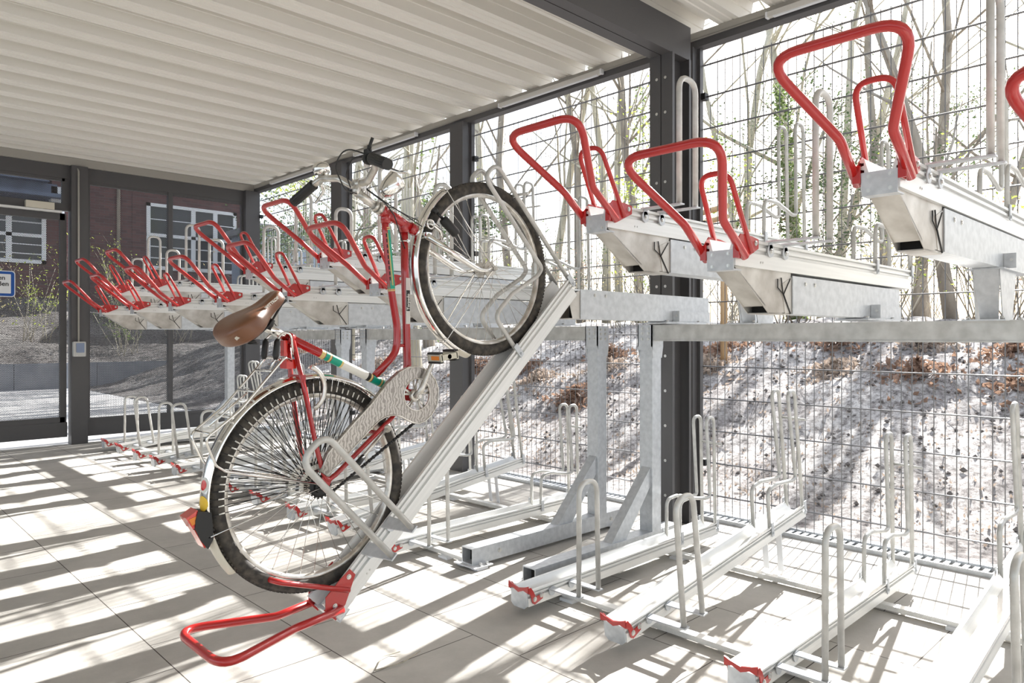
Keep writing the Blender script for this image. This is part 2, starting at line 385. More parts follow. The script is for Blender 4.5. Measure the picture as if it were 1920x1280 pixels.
# eave beam and beige angle
eb = MB(); tb = MB()
for (a, c) in ((-6, 2.455), (2.456, WY+.06)):
    eb.box((3.95, a, 2.935), (4.025, c, 2.985)); tb.box((3.935, a, 2.982), (3.95, c, 3.022)); tb.box((3.935, a, 2.978), (4.0, c, 2.984))
struct('eave_beam', eb, 'dark'); struct('trim_1', tb, 'trimbeige')
# corrugated roof sheet
def roof_sheet():
    m = MB(); pitch = .3265; y = -6.03; prof = []
    # bottom flange (with two stiffening grooves), slope up, top, slope down
    while y < WY+.1:
        prof += [(y, 0), (y+.028, 0), (y+.034, .006), (y+.044, .006), (y+.050, 0), (y+.084, 0), (y+.090, .006), (y+.100, .006), (y+.106, 0), (y+.134, 0),
                 (y+.144, .036), (y+.150, .038), (y+.160, .072), (y+.215, .072), (y+.221, .067), (y+.231, .067), (y+.237, .072), (y+.298, .072), (y+.308, .038), (y+.314, .036)]
        y += pitch
    prof.append((y, 0)); prof = [p for p in prof if p[0] < WY+.12]
    n = len(prof); vs = []
    for x in (-6, 4.06):
        for (yy, z) in prof: vs.append((x, yy, 3.024+z*(1.6 if z > .02 else 1)))
        for (yy, z) in prof: vs.append((x, yy, 3.0255+z*(1.6 if z > .02 else 1)))
    fs = [(i, i+1, 2*n+i+1, 2*n+i) for i in range(n-1)]+[(n+i, 3*n+i, 3*n+i+1, n+i+1) for i in range(n-1)]
    m.add(vs, fs); return m
struct('ceiling', roof_sheet(), 'roof')
# LED strips along the eave
strip = empty('light_strip', (0, 0, 0), (0, 0, 0), 'white tubular light strip on the eave, right of the near red handle loops', 'light fixture', 'light strips along the eave')
MB().box((3.905, 0, 2.955), (3.937, 1.02, 2.985)).build('housing', 'ledcase', strip)
MB().box((3.910, .03, 2.950), (3.932, .99, 2.956)).build('diffuser', 'white', strip)
MB().box((3.904, -.012, 2.952), (3.937, 0, 2.986)).box((3.904, 1.02, 2.952), (3.937, 1.032, 2.986)).build('end_cap', 'white', strip)
strip.location.y = .92
for y0, lab in ((3.16, 'white light strip on the eave left of the main column, above large red loops'),
                (5.30, 'white light strip on the eave above the bicycle handlebar'), (7.15, 'white light strip on the eave nearest the far corner')):
    copy_tree(strip, (0, y0, 0), (0, 0, 0), lab, 'light strips along the eave')

# ---- end wall
ew = MB()
X0, X1, X2 = -3.0, 1.96, 3.84
ew.box((X2-.0, WY-.03, 2.80), (-6, WY+.03, 2.94))
struct('wall_end_header', ew, 'dark')
struct('trim_2', MB().box((-6, WY-.06, 2.94), (3.94, WY-.03, 3.02)), 'trimbeige')
post = struct('wall_end_post', MB().box((1.945, WY-.09, -.05), (2.10, WY+.05, 2.94)), 'dark')
struct('wall_end_frame', MB().box((2.10, WY-.03, .07), (3.84, WY+.03, .235)).box((2.10, WY-.04, .235), (3.84, WY+.02, .262)).box((2.935, WY-.03, .235), (2.985, WY+.03, 2.80))
       .box((2.10, WY-.02, .262), (2.135, WY+.03, 2.80)).box((3.80, WY-.02, .262), (3.84, WY+.03, 2.80)).box((2.135, WY-.02, 2.77), (3.80, WY+.03, 2.80)), 'dark')
pw = struct('wall_end', MB().box((2.13, WY+.004, .24), (3.82, WY+.006, 2.80)), 'perf')
# door
dr_ = empty('door_1', (0, 0, 0)); dr_['kind'] = 'structure'
f = MB(); f.box((-.2, WY-.03, .08), (1.92, WY+.03, .235)).box((1.855, WY-.02, .235), (1.915, WY+.03, 2.43)).box((-.2, WY-.02, .235), (1.9, WY+.03, .29)).box((-.2, WY-.02, 2.36), (1.9, WY+.03, 2.43))
f.build('door_frame', 'dark', dr_)
MB().box((-.2, WY+.004, .28), (1.87, WY+.006, 2.37)).build('door_sheet', 'perf', dr_)
dt = struct('door_transom', MB().box((-.2, WY-.03, 2.46), (1.945, WY+.03, 2.535)).box((1.875, WY-.02, 2.535), (1.945, WY+.03, 2.80)).box((-.2, WY-.02, 2.77), (1.9, WY+.03, 2.80)), 'dark')
struct('wall_end_transom', MB().box((-.2, WY+.004, 2.53), (1.89, WY+.006, 2.79)), 'perf')
struct('wall_end_far', MB().box((-6, WY+.004, .24), (-.25, WY+.006, 2.80)), 'perf')
struct('wall_end_far_frame', MB().box((-6, WY-.03, .07), (-.25, WY+.03, .25)).box((-.30, WY-.05, -.05), (-.2, WY+.05, 2.80)), 'dark')
dc = empty('door_closer', (0, 0, 0), (0, 0, 0), 'beige door closer with silver arm above the mesh door', 'door closer')
MB().box((1.54, WY-.10, 2.45), (1.79, WY-.03, 2.52)).build('closer_body', 'cream', dc)
MB().box((1.0, WY-.09, 2.425), (1.86, WY-.05, 2.447)).build('closer_arm', 'alu', dc)
MB().cyl((1.68, WY-.07, 2.425), (1.68, WY-.07, 2.46), .015).build('pivot', 'bolt', dc)
sg = empty('notice_sign', (0, 0, 0), (0, 0, 0), 'blue-rimmed white notice sign on the mesh door at left edge', 'sign')
def rrect(x0, z0, x1, z1, r, n=5):
    out = []
    for cx, cz, a0 in ((x1-r, z1-r, 0), (x0+r, z1-r, 90), (x0+r, z0+r, 180), (x1-r, z0+r, 270)):
        for k in range(n+1): a = R(a0+90*k/n); out.append((cx+r*math.cos(a), cz+r*math.sin(a)))
    return out
MB().prism(rrect(.985, 1.535, 1.462, 1.797, .03), WY-.030, WY-.024).build('sign_border', 'white', sg)
MB().prism(rrect(.993, 1.543, 1.454, 1.789, .026), WY-.032, WY-.030).build('sign_rim', 'blue', sg)
MB().prism(rrect(1.016, 1.569, 1.425, 1.763, .006), WY-.0335, WY-.032).build('sign_face', 'white', sg)
def text(name, s, size, mtx, m, parent, align='RIGHT', ext=.0006, bold=0.0):
    c = bpy.data.curves.new(name, 'FONT'); c.body = s; c.size = size; c.align_x = align; c.extrude = ext; c.offset = bold
    o = bpy.data.objects.new(name+'_c', c); COL.objects.link(o)
    bpy.context.view_layer.update()
    me = bpy.data.meshes.new_from_object(o.evaluated_get(bpy.context.evaluated_depsgraph_get()))
    bpy.data.objects.remove(o)
    me.transform(mtx); me.materials.clear(); me.materials.append(M[m])
    q = bpy.data.objects.new(name, me); COL.objects.link(q)
    if parent: q.parent = parent
    return q
def face_y(x, y, z): return Matrix.Translation((x, y, z)) @ Matrix.Rotation(PI/2, 4, 'X')
text('lettering', 'en', .062, face_y(1.378, WY-.034, 1.705), 'textblack', sg, bold=.0012)
text('lettering', 'ßen', .062, face_y(1.408, WY-.034, 1.645), 'textblack', sg, bold=.0012)
# socket box with conduit on the post
sb = empty('socket_box', (0, 0, 0), (0, 0, 0), 'small grey electrical box with blue lid on end wall post', 'socket box')
yb = WY-.09
MB().prism(rrect(1.951, .926, 2.068, 1.083, .01), yb-.05, yb).build('box_body', 'boxgrey', sb)
MB().prism(rrect(1.978, .968, 2.052, 1.068, .006), yb-.058, yb-.05).build('lid', 'boxblue', sb)
MB().bolt((1.985, yb-.05, .94), r=.004).bolt((2.05, yb-.05, .94), r=.004).build('screws', 'bolt', sb)
cn = MB(); cn.tube([(2.008, yb-.012, 1.083), (2.008, yb-.012, 2.88), (2.0, yb+.02, 2.93)], .009, 8); tag(cn.build('cable_conduit', 'trimbeige'), 'thin cable conduit running down the end wall post to the box', 'conduit')

# ------------------------------------------------------------------ mesh fence
def mesh_panel(y0, y1, z0, z1, levels, label):
    e = empty('mesh_fence_panel', (FX, y0, z0), (0, 0, 0), label, 'fence panel', 'double rod mesh fence panels')
    v = MB(); y = y0+.02
    while y < y1-.01:
        v.tube([(0, y-y0, 0), (0, y-y0, z1-z0)], .0026, 4); y += .05
    v.build('vertical_rods', 'galvwire', e)
    h = MB()
    for z in levels:
        h.tube([(-.006, 0, z-z0), (-.006, y1-y0, z-z0)], .0036, 5); h.tube([(.006, 0, z-z0), (.006, y1-y0, z-z0)], .0036, 5)
    h.build('horizontal_rods', 'galvwire', e)
    c = MB()
    for z in (levels[1], levels[-2]):
        for yy in (.012, y1-y0-.012): c.box((-.03, yy-.018, z-z0-.02), (.014, yy+.018, z-z0+.02))
    c.build('clamps', 'black', e)
M['galvwire'] = mat('grey_fence_wire', (.20, .20, .205), .45, .4)
low = [.148+.2*i for i in range(8)]; up = [1.635+.2*i for i in range(7)]
bays = ((-.9, 2.42, 'right of main column'), (2.56, 4.60, 'just left of main column'), (4.81, 6.53, 'behind the bicycle front wheel'), (6.78, 8.66, 'bay nearest the far corner'))
for a, c, t in bays:
    mesh_panel(a, c, .03, 1.575, low, 'lower grey rod mesh fence panel, '+t)
    mesh_panel(a, c, 1.615, 2.85, up, 'upper grey rod mesh fence panel, '+t)
# ------------------------------------------------------------------ cycle rack: trays
TRAY = [(0, 0), (.05, 0), (.05, .046), (.041, .049), (.041, .058), (.05, .060), (.05, .069), (.042, .071), (.042, .078), (.053, .080), (.053, .089), (.041, .089), (.024, .034), (0, .034)]
TRAY = TRAY+[(-a, b) for a, b in reversed(TRAY[1:-1])]
def s_loop(y, r=.0095, z0=.06, top=.70):
    pts = [(1.20, y, z0), (1.205, y, .262), (1.34, y, .262), (1.50, y, .222), (1.548, y, .225), (1.540, y, top), (1.628, y, top), (1.648, y, z0)]
    return fillet(pts, [0, .045, .05, .04, .04, .042, .042, 0], 6)
def hoop_pts(s0, s1, z0, z1, y, sw=0):
    return fillet([(s0, y, z0), (s0+sw, y, z1), (s1-sw, y, z1), (s1, y, z0)], [0, (s1-s0)*.47, (s1-s0)*.47, 0], 8)
def clamp(mb, s, h=.062, y=-.0565, r=.021):
    mb.cyl((s, y+.004, h), (s, y, h), r, 18); mb.box((s-.012, y, h), (s+.012, y+.004, .094))
def make_upper():
    t = empty('bicycle_tray')
    MB().prism(TRAY, 0, 1.637, 'yz').build('channel', 'alu', t)
    fb = MB(); fb.prism([(-.045, -.014), (.045, -.014), (.048, .050), (-.048, .050)], -.006, 0, 'yz'); fb.box((-.006, -.046, -.014), (.045, .046, -.010))
    fb.prism([(-.006, .05), (.05, .04), (.05, .034), (-.006, .044)], -.036, .036)
    fb.build('front_plate', 'galv', t)
    b = MB()
    for y in (-.028, .028):
        for z in (0, .038): b.bolt((-.006, y, z), (-1, 0, 0), .004, .003)
    for s in (.165, .18): b.bolt((s, -.05, .02), r=.0028, h=.002)
    b.build('bolts', 'bolt', t)
    for sg_ in (-1, 1):
        rb_ = MB(); y = .054*sg_
        rb_.prism([(-.012, .022), (.045, .022), (.135, .062), (.135, .092), (.09, .098), (.02, .10), (-.012, .066)], y, y+.004*sg_)
        rb_.box((-.012, y-.006*sg_, .022), (-.006, y+.014*sg_, .07))
        rb_.build('handle_bracket', 'red', t)
    bb = MB()
    for s, h in ((.02, .052), (.115, .078)):
        for sg_ in (-1, 1): bb.bolt((s, .058*sg_, h), (0, sg_, 0), .006, .005)
    bb.build('bracket_bolts', 'bolt', t)
    big = fillet([(.028, .068, .026), (-.105, .066, .128), (-.305, .178, .316), (-.305, -.178, .316), (-.105, -.066, .128), (.028, -.068, .026)], [0, .07, .062, .062, .07, 0], 8)
    MB().tube(big, .0132, 12).build('handle_loop', 'red', t)
    sm = fillet([(.085, .060, .045), (-.045, .052, .285), (-.045, -.052, .285), (.085, -.060, .045)], [0, .046, .046, 0], 8)
    MB().tube(sm, .0088, 10).build('guide_loop', 'red', t)
    for y in (-.045, .045):
        MB().tube(s_loop(y), .0095, 8).build('wheel_holder', 'galvtube', t)
    MB().cyl((1.645, .045, .54), (1.645, -.10, .535), .006, 8).build('cross_peg', 'galvtube', t)
    for s in (1.203, 1.648):
        for sg_ in (-1, 1):
            c = MB(); c.box((s-.012, .0535*sg_, .045), (s+.012, .058*sg_, .105)); c.bolt((s, .058*sg_, .058), (0, sg_, 0), .005, .004)
            c.build('holder_clamp', 'galv', t)
    h = MB(); h.tube(hoop_pts(.225, .335, .093, .565, -.205), .0108, 10); h.build('hoop', 'galvtube', t)
    for s in (.225, .335):
        a = MB(); a.prism([(s-.030, -.053), (s+.018, -.053), (s+.014, -.219), (s-.014, -.219)], .089, .094, 'xy'); clamp(a, s)
        a.build('hoop_arm', 'galv', t)
    cb = MB()
    for s in (.225, .335): cb.bolt((s, -.0565, .062), (0, -1, 0), .006, .006)
    cb.build('clamp_bolts', 'bolt', t)
    MB().box((-.002, -.024, .0335), (1.637, .024, .0345)).build('tray_bed', 'galv', t)
    return t
up0 = make_upper()
UPG = 'upper level bicycle trays'
LOWZ, HIGHZ = 1.355, 1.529
def gusset(t):
    gm = MB()
    for y in (-.038, .036): gm.prism([(.02, 0), (.41, 0), (.41, -.140), (.245, -.146)], y, y+.002)
    gm.prism([(.015, -.001), (.022, -.001), (.225, -.118), (.218, -.121)], -.038, .038); gm.box((.245, -.038, -.146), (.41, .038, -.142))
    MB().box((.27, -.035, -.140), (.40, .035, -.01)).build('recess_shade', 'blackhole', t)  # black fill painted for the shade inside the gusset opening
    gm.build('gusset', 'zincwarm', t)
    l = MB(); l.tube([(.33, -.041, -.02), (.345, -.041, -.075), (.305, -.041, -.055), (.305, -.041, -.025)], .0022, 5); l.tube([(.345, -.041, -.075), (.40, -.041, -.142)], .003, 5)
    l.tube([(.35, -.041, -.075), (.40, -.041, -.02)], .0022, 5)
    l.build('latch_spring', 'black', t)
ups = [  # (near-face Y, high?, label)
 (.151, 0, 'low-mounted upper bike tray cut off by the right picture edge, red handle loop only'),
 (.656, 1, 'high-mounted upper bike tray at top right, biggest red handle loop in view'),
 (1.131, 0, 'low-mounted upper bike tray whose red handle loop hangs before the main column'),
 (1.635, 1, 'high-mounted upper bike tray with red handle loop just left of main column'),
 (3.09, 0, 'low-mounted upper bike tray, red handle loop touching the red bicycle frame from the left'),
 (3.595, 1, 'high-mounted upper bike tray, red handle loop just below the bicycle left handlebar grip'),
 (4.07, 0, 'low-mounted upper bike tray whose red bracket is right behind the brown saddle nose'),
 (4.575, 1, 'high-mounted upper bike tray, red handle loop in front of the big white far window'),
 (5.05, 0, 'low-mounted upper bike tray, red handle loop under the big white far window, left of saddle'),
 (6.03, 0, 'low-mounted upper bike tray, third lower red loop from the end wall'),
 (6.535, 1, 'high-mounted upper bike tray second nearest the end wall in the raised row'),
 (7.01, 0, 'low-mounted upper bike tray second from the end wall'),
 (7.515, 1, 'high-mounted upper bike tray nearest the end wall'),
 (7.99, 0, 'low-mounted upper bike tray nearest the end wall, furthest left red loop'),
]
# the tray that is pulled out and tipped down keeps no gusset of its own
opened = copy_tree(up0, (1.246, 2.155, .199), (0, -R(43.1), 0), 'opened bike tray tipped down to the paving with the red bicycle on it', UPG)
gusset(up0)
tag(up0, ups[0][2], 'bike rack tray', UPG); up0.location = (2.067, ups[0][0]+.05, LOWZ); opened['category'] = 'bike rack tray'
for y, hi, lab in ups[1:]:
    copy_tree(up0, (2.067, y+.05, HIGHZ if hi else LOWZ), (0, 0, 0), lab)

# ---- fixed guide beams under the trays
def guide(hi):
    t = empty('guide_beam'); z0 = 0
    b = MB()
    b.box((2.48, -.045, 0), (3.57, -.041, .134)); b.box((2.48, .041, 0), (3.57, .045, .134)); b.box((2.48, -.041, 0), (3.57, .041, .004))
    b.box((2.56, -.041, .130), (3.57, .041, .134)); b.box((3.566, -.041, .004), (3.57, .041, .130))
    b.build('beam', 'galv', t)
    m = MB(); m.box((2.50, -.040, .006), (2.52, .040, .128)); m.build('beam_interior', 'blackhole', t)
    p = MB(); p.prism([(2.40, .10), (2.49, .132), (2.49, .002), (2.43, .002)], -.040, -.038); p.prism([(2.40, .10), (2.49, .132), (2.49, .002), (2.43, .002)], .036, .038); p.box((2.41, -.038, .0), (2.48, .036, .003))
    p.build('hinge_plate', 'zincwarm', t)
    k = MB()
    k.box((3.14, -.062, -.006), (3.62, .062, -.001)); k.box((3.22, -.052, 0), (3.57, -.0455, .055)); k.box((3.215, -.085, -.001), (3.223, -.046, .055))
    if hi:
        d = -(1.39-1.197)
        for sg_ in (-1, 1): k.prism([(3.16, -.006), (3.42, -.006), (3.36, d), (3.21, d)], sg_*.045, sg_*.041)
        k.loft([[(3.16, -.045, -.006), (3.16, .045, -.006), (3.164, .045, -.006), (3.164, -.045, -.006)], [(3.21, -.03, d), (3.21, .03, d), (3.214, .03, d), (3.214, -.03, d)]], sm=False)
        k.box((3.12, -.07, d), (3.48, .07, d-.006))
    else: k.box((3.12, -.07, -.012), (3.5, .07, -.006))
    k.build('mounting_bracket', 'galv', t)
    bb = MB()
    zz = -.006 if not hi else -(1.39-1.197)
    for x in (3.15, 3.45):
        for y in (-.055, .055): bb.cyl((x, y, zz), (x, y, zz+.012), .008, 6)
    bb.bolt((3.219, -.07, .03), (-1, 0, 0), .006, .008); bb.bolt((2.58, -.045, .11), r=.006, h=.004); bb.bolt((2.66, -.045, .11), r=.006, h=.004)
    bb.build('bolts', 'bolt', t)
    return t
GG = 'galvanized guide beams under the upper trays'
gl = guide(False); gh = guide(True); first = {0: gl, 1: gh}; used = set()
def glab(hi, where): return ('galvanized guide beam on tapered legs ' if hi else 'galvanized guide beam bolted flat on the cross beam ')+where
gw = {.151: 'beyond the right picture edge tray', .656: 'at the upper right', 1.131: 'in front of the right cross beam centre', 1.635: 'just behind the main column front',
      2.11: 'at the head of the opened tray', 3.09: 'behind the bicycle front wheel', 3.595: 'behind the red frame tubes', 4.07: 'right of the saddle nose', 4.575: 'hidden above the saddle',
      5.05: 'just left of the saddle nose', 6.03: 'left of the saddle tail, third from end wall', 6.535: 'second nearest the end wall of the raised ones', 7.01: 'second from the end wall', 7.515: 'nearest the end wall of the raised ones', 7.99: 'nearest the end wall'}
for y, hi in [(u[0], u[1]) for u in ups]+[(2.11, 0)]:
    loc = (0, y+.05, 1.39 if hi else 1.212)
    if hi not in used:
        o = first[hi]; used.add(hi); o.location = loc; tag(o, glab(hi, gw[y]), 'support beam', GG)
    else: copy_tree(first[hi], loc, (0, 0, 0), glab(hi, gw[y])[:110])

# ---- rack frames: posts, feet, cross beam
def frame(px, y0, y1, label, tops=True):
    t = empty('rack_frame', (px, y0, 0), (0, 0, 0), label, 'bike rack frame', 'galvanized rack frames')
    def P_(mb, n, m): return mb.build(n, m, t, None)
    ox = Vector((px, y0, 0))
    def sh(mb): mb.v = [tuple(Vector(v)-ox) for v in mb.v]; return mb
    for y in (y0, y1-.08):
        sh(MB().box((px, y, .10), (px+.08, y+.08, 1.115))).build('post', 'galv', t)
        f = MB(); a, b_, c, d = 2.30, px+.25, y, y+.08
        f.box((a, c, .025), (b_, c+.005, .095)); f.box((a, d-.005, .025), (b_, d, .095)); f.box((a, c, .0185), (b_, d, .025)); f.box((a, c, .095), (b_, d, .10))
        fo = sh(f).build('foot_beam', 'galv', t)
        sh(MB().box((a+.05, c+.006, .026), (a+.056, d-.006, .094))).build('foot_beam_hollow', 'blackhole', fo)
        for e_ in (a, b_-.12): sh(MB().box((e_-.02, c-.04, .012), (e_+.10, d+.04, .018)).box((e_, c-.035, 0), (e_+.07, c+.01, .0125)).box((e_, d-.01, 0), (e_+.07, d+.035, .0125))).build('base_plate', 'white', fo)
        bo = MB()
        for xx in (a+.03, a+.07, b_-.11, b_-.05):
            for yy in (c-.025, d+.025): bo.cyl((xx, yy, .018), (xx, yy, .032), .008, 6)
        bo.bolt((a+.18, c, .06), r=.008, h=.008); bo.bolt((b_-.13, c, .06), r=.008, h=.008)
        sh(bo).build('anchor_bolts', 'bolt', fo)
        sh(MB().prism([(px-.33, .10), (px-.21, .10), (px, .34), (px, .44)], y+.012, y+.068)).build('brace', 'galv', t)
        g = MB(); g.prism([(px-.012, 1.195), (px+.092, 1.195), (px+.092, 1.08), (px+.08, 1.02), (px, 1.02), (px-.012, 1.08)], y-.006, y); g.prism([(px-.012, 1.195), (px+.092, 1.195), (px+.092, 1.08), (px+.08, 1.02), (px, 1.02), (px-.012, 1.08)], y+.08, y+.086)
        g.box((px-.012, y-.006, 1.06), (px-.006, y+.086, 1.195))
        gp = sh(g).build('head_plate', 'galv', t)
        bo = MB()
        for zz in (1.175, 1.15, 1.12):
            for yy in (y+.018, y+.058): bo.bolt((px-.012, yy, zz), (-1, 0, 0), .006, .005)
            for xx in (px+.02, px+.06): bo.bolt((xx, y-.006, zz), (0, -1, 0), .006, .006)
        sh(bo).build('head_bolts', 'bolt', gp)
    cb = MB(); cb.box((px-.003, y0+.006, 1.116), (px+.083, y1-.006, 1.194)); cb.box((px-.008, y0+.1, 1.110), (px+.02, y1-.1, 1.116))
    sh(cb).build('cross_beam', 'galvtube', t)
    return t
frame(3.19, -.73, 2.305, 'near right galvanized rack frame with long cross beam at eye height')
frame(3.26, 2.65, 5.16, 'middle galvanized rack frame, right post left of the main column, behind the bicycle')
frame(3.34, 5.61, 8.12, 'far galvanized rack frame, left post seen below the brown saddle')

# ---- floor level trays
def make_floor():
    t = empty('floor_tray')
    MB().prism([(a, b*.72) for a, b in TRAY], 0, 1.47, 'yz').build('channel', 'alu', t)
    MB().prism([(-.046, .002), (-.03, -.012), (.03, -.012), (.046, .002), (.046, .058), (-.046, .058)], -.006, 0, 'yz').build('front_plate', 'galv', t)
    r = MB()
    r.prism([(-.056, .058), (-.03, .064), (0, .052), (.03, .064), (.056, .058), (.056, .086), (.035, .078), (0, .070), (-.035, .078), (-.056, .086)], -.011, -.005, 'yz')
    for sg_ in (-1, 1):
        r.prism([(-.010, .078), (-.010, .058), (.006, .050), (.018, .012), (.030, .004), (.076, .018), (.080, .040), (.036, .034), (.022, .060), (.008, .078)], .0525*sg_, .056*sg_)
    r.build('red_end_stop', 'red', t)
    b = MB()
    for s, h in ((.03, .026), (.068, .034)): b.bolt((s, -.056, h), r=.007, h=.005)
    b.build('stop_bolts', 'bolt', t)
    for y in (-.040, .040):
        pts = [(1.11, y, .04), (1.115, y, .235), (1.20, y, .240), (1.36, y, .212), (1.405, y, .215), (1.372, y, .64), (1.448, y, .64), (1.458, y, .04)]
        MB().tube(fillet(pts, [0, .045, .04, .03, .04, .036, .036, 0], 6), .0092, 8).build('wheel_holder', 'galvtube', t)
    MB().cyl((1.452, .045, .50), (1.452, -.085, .495), .006, 8).build('cross_peg', 'galvtube', t)
    for s in (1.112, 1.458):
        for sg_ in (-1, 1): c = MB(); c.box((s-.011, .0535*sg_, .02), (s+.011, .057*sg_, .085)); c.bolt((s, .057*sg_, .035), (0, sg_, 0), .005, .004); c.build('holder_clamp', 'galv', t)
    MB().tube(hoop_pts(.135, .258, .045, .50, -.200, .006), .0105, 10).build('hoop', 'galvtube', t)
    for s in (.135, .258):
        a = MB(); a.prism([(s-.020, -.053), (s+.016, -.053), (s+.014, -.214), (s-.014, -.214)], .042, .047, 'xy'); a.cyl((s, -.0525, .034), (s, -.0565, .034), .019, 16)
        a.build('hoop_arm', 'galv', t)
    return t
fl = make_floor(); flh = None
FG = 'floor level bicycle trays'
floor_at = [2.04, 1.55, 1.06, .57, .08, 3.02, 3.51, 4.00, 4.49, 4.98, 5.96, 6.45, 6.94, 7.43, 7.92]
floor_lab = ['flat floor tray with red end stop, just right of the foot beams', 'raised sloping floor tray, second right of the foot beams, red stop near the bottom',
 'flat floor tray with red stop at the bottom right picture edge', 'raised floor tray at the far right, tall hoop cut by the picture bottom', 'flat floor tray beyond the right picture edge',
 'flat floor tray behind the opened tray, red stop peeping out right of its lower end', 'raised floor tray seen through the lower right of the bicycle rear wheel',
 'flat floor tray, red stop seen through the middle of the bicycle rear wheel', 'raised floor tray, red stop seen through the rear wheel left of centre',
 'flat floor tray, red stop just inside the left rim of the bicycle rear wheel', 'flat floor tray, red stop nearest the bicycle rear mudguard on its left',
 'raised floor tray, second red stop left of the rear mudguard', 'flat floor tray, third red stop left of the rear mudguard', 'raised floor tray second from the end wall', 'flat floor tray nearest the end wall']
TILT = R(7.6)
for i, (y, lab) in enumerate(zip(floor_at, floor_lab)):
    hi = (i % 5) in (1, 3); loc = (2.07, y+.05, .048 if hi else .042); rot = (0, -TILT if hi else -R(.6), 0)
    if i == 0: o = fl; o.location = loc; o.rotation_euler = rot; tag(o, lab, 'floor bike tray', FG)
    else: o = copy_tree(fl, loc, rot, lab)
    if hi:
        for sg_ in (-1, 1): MB().box((1.20, .036*sg_-.013, -.185), (1.206, .036*sg_+.013, 0)).build('support_leg', 'white', o)
# ---- rails the floor trays stand on
rg = 'flat galvanized floor rails under the trays'
rail = None
for (y0, y1, nm) in ((-.6, 2.20, 'near right rack'), (2.74, 5.06, 'middle rack'), (5.71, 8.02, 'far rack')):
    for (x, wh) in ((2.345, 'front'), (3.18 if y0 < 0 else 3.22, 'rear')):
        e = empty('floor_rail', (x, y0, 0), (0, 0, 0), wh+' galvanized floor rail under the floor trays of the '+nm, 'floor rail', rg)
        MB().box((-.020, 0, .012), (.020, y1-y0, .016)).box((-.020, 0, .016), (-.017, y1-y0, .032)).box((.017, 0, .016), (.020, y1-y0, .032)).box((-.017, 0, .029), (.017, y1-y0, .032)).build('rail', 'alu', e)
        ft = MB()
        n = 3
        for k in range(n):
            yy = .15+(y1-y0-.3)*k/(n-1); ft.box((-.04, yy-.035, 0), (.04, yy+.035, .012))
        ft.build('levelling_pads', 'white', e)

# ------------------------------------------------------------------ the bicycle
BY = 2.155; BO = Vector((1.2, BY, .2))
bike = empty('bicycle', BO, (0, 0, 0), 'red city bicycle with brown saddle and chrome mudguards resting on the opened tray', 'bicycle')
def bb_(mb, name, m, parent=None):
    mb.v = [tuple(Vector(v)-BO) for v in mb.v]; return mb.build(name, m, parent or bike)
def p3(x, z, dy=0.): return (x, BY+dy, z)
RC = (1.181, .646); FC = (1.936, 1.402); BB = (1.543, .922)
def wheel(c, name, dy=0, nsp=36):
    cx, cz = c; c3 = p3(cx, cz)
    prof = [(.301, -.0135), (.306, -.0195), (.320, -.0225), (.333, -.0195), (.3425, -.010), (.3455, 0), (.3425, .010), (.333, .0195), (.320, .0225), (.306, .0195), (.301, .0135)]
    wh = bb_(MB().ring(c3, 0, 0, 'y', 84, prof=prof), name, 'rubber')
    tr = MB()
    for i in range(150):
        a = 2*PI*i/150
        for y in (-.010, -.0035, .0035, .010):
            aa = a+(.02 if abs(y) < .005 else 0); rr = .3442 if abs(y) < .005 else .3415
            q = Matrix.Translation(c3) @ Matrix.Rotation(-aa, 4, 'Y'); tr.box((rr-.002, y-.0022, -.0045), (rr+.0028, y+.0022, .0045), q)
    bb_(tr, 'tread', 'rubber', wh)
    rim = [(.289, -.009), (.293, -.0125), (.309, -.0135), (.309, .0135), (.293, .0125), (.289, .009), (.2855, 0)]
    bb_(MB().ring(c3, 0, 0, 'y', 84, prof=rim), 'rim', 'aluold', wh)
    sp = MB()
    for i in range(nsp):
        a = 2*PI*i/nsp; side = -1 if i % 2 else 1; off = (1 if (i//2) % 2 else -1)*R(52)
        sp.tube([p3(cx+.024*math.cos(a+off), cz+.024*math.sin(a+off), side*.028), p3(cx+.291*math.cos(a), cz+.291*math.sin(a), 0)], .00105, 5)
        sp.tube([p3(cx+.280*math.cos(a), cz+.280*math.sin(a), side*.001), p3(cx+.292*math.cos(a), cz+.292*math.sin(a))], .0022, 6)
    bb_(sp, 'spokes', 'steelwire', wh)
    h = MB().cyl(p3(cx, cz, -.034), p3(cx, cz, .034), .013, 16)
    for s in (-1, 1): h.cyl(p3(cx, cz, s*.026), p3(cx, cz, s*.030), .030, 24)
    h.cyl(p3(cx, cz, -.072), p3(cx, cz, .072), .0048, 8); h.cyl(p3(cx, cz, -.066), p3(cx, cz, -.058), .010, 6); h.cyl(p3(cx, cz, .058), p3(cx, cz, .066), .010, 6)
    bb_(h, 'hub', 'aluold', wh)
    return wh
rw = wheel(RC, 'rear_wheel'); fw = wheel(FC, 'front_wheel')
sprk = MB().ring(p3(*RC, -.040), 0, 0, 'y', 40, prof=[(.012, -.002), (.036, -.002), (.036, .002), (.012, .002)])
for i in range(18):
    a = 2*PI*i/18; sprk.box((.034, -.0018, -.003), (.041, .0018, .003), Matrix.Translation(p3(*RC, -.040)) @ Matrix.Rotation(a, 4, 'Y'))
sprk.cyl(p3(*RC, -.052), p3(*RC, -.030), .020, 16)
bb_(sprk, 'sprocket', 'black', rw)
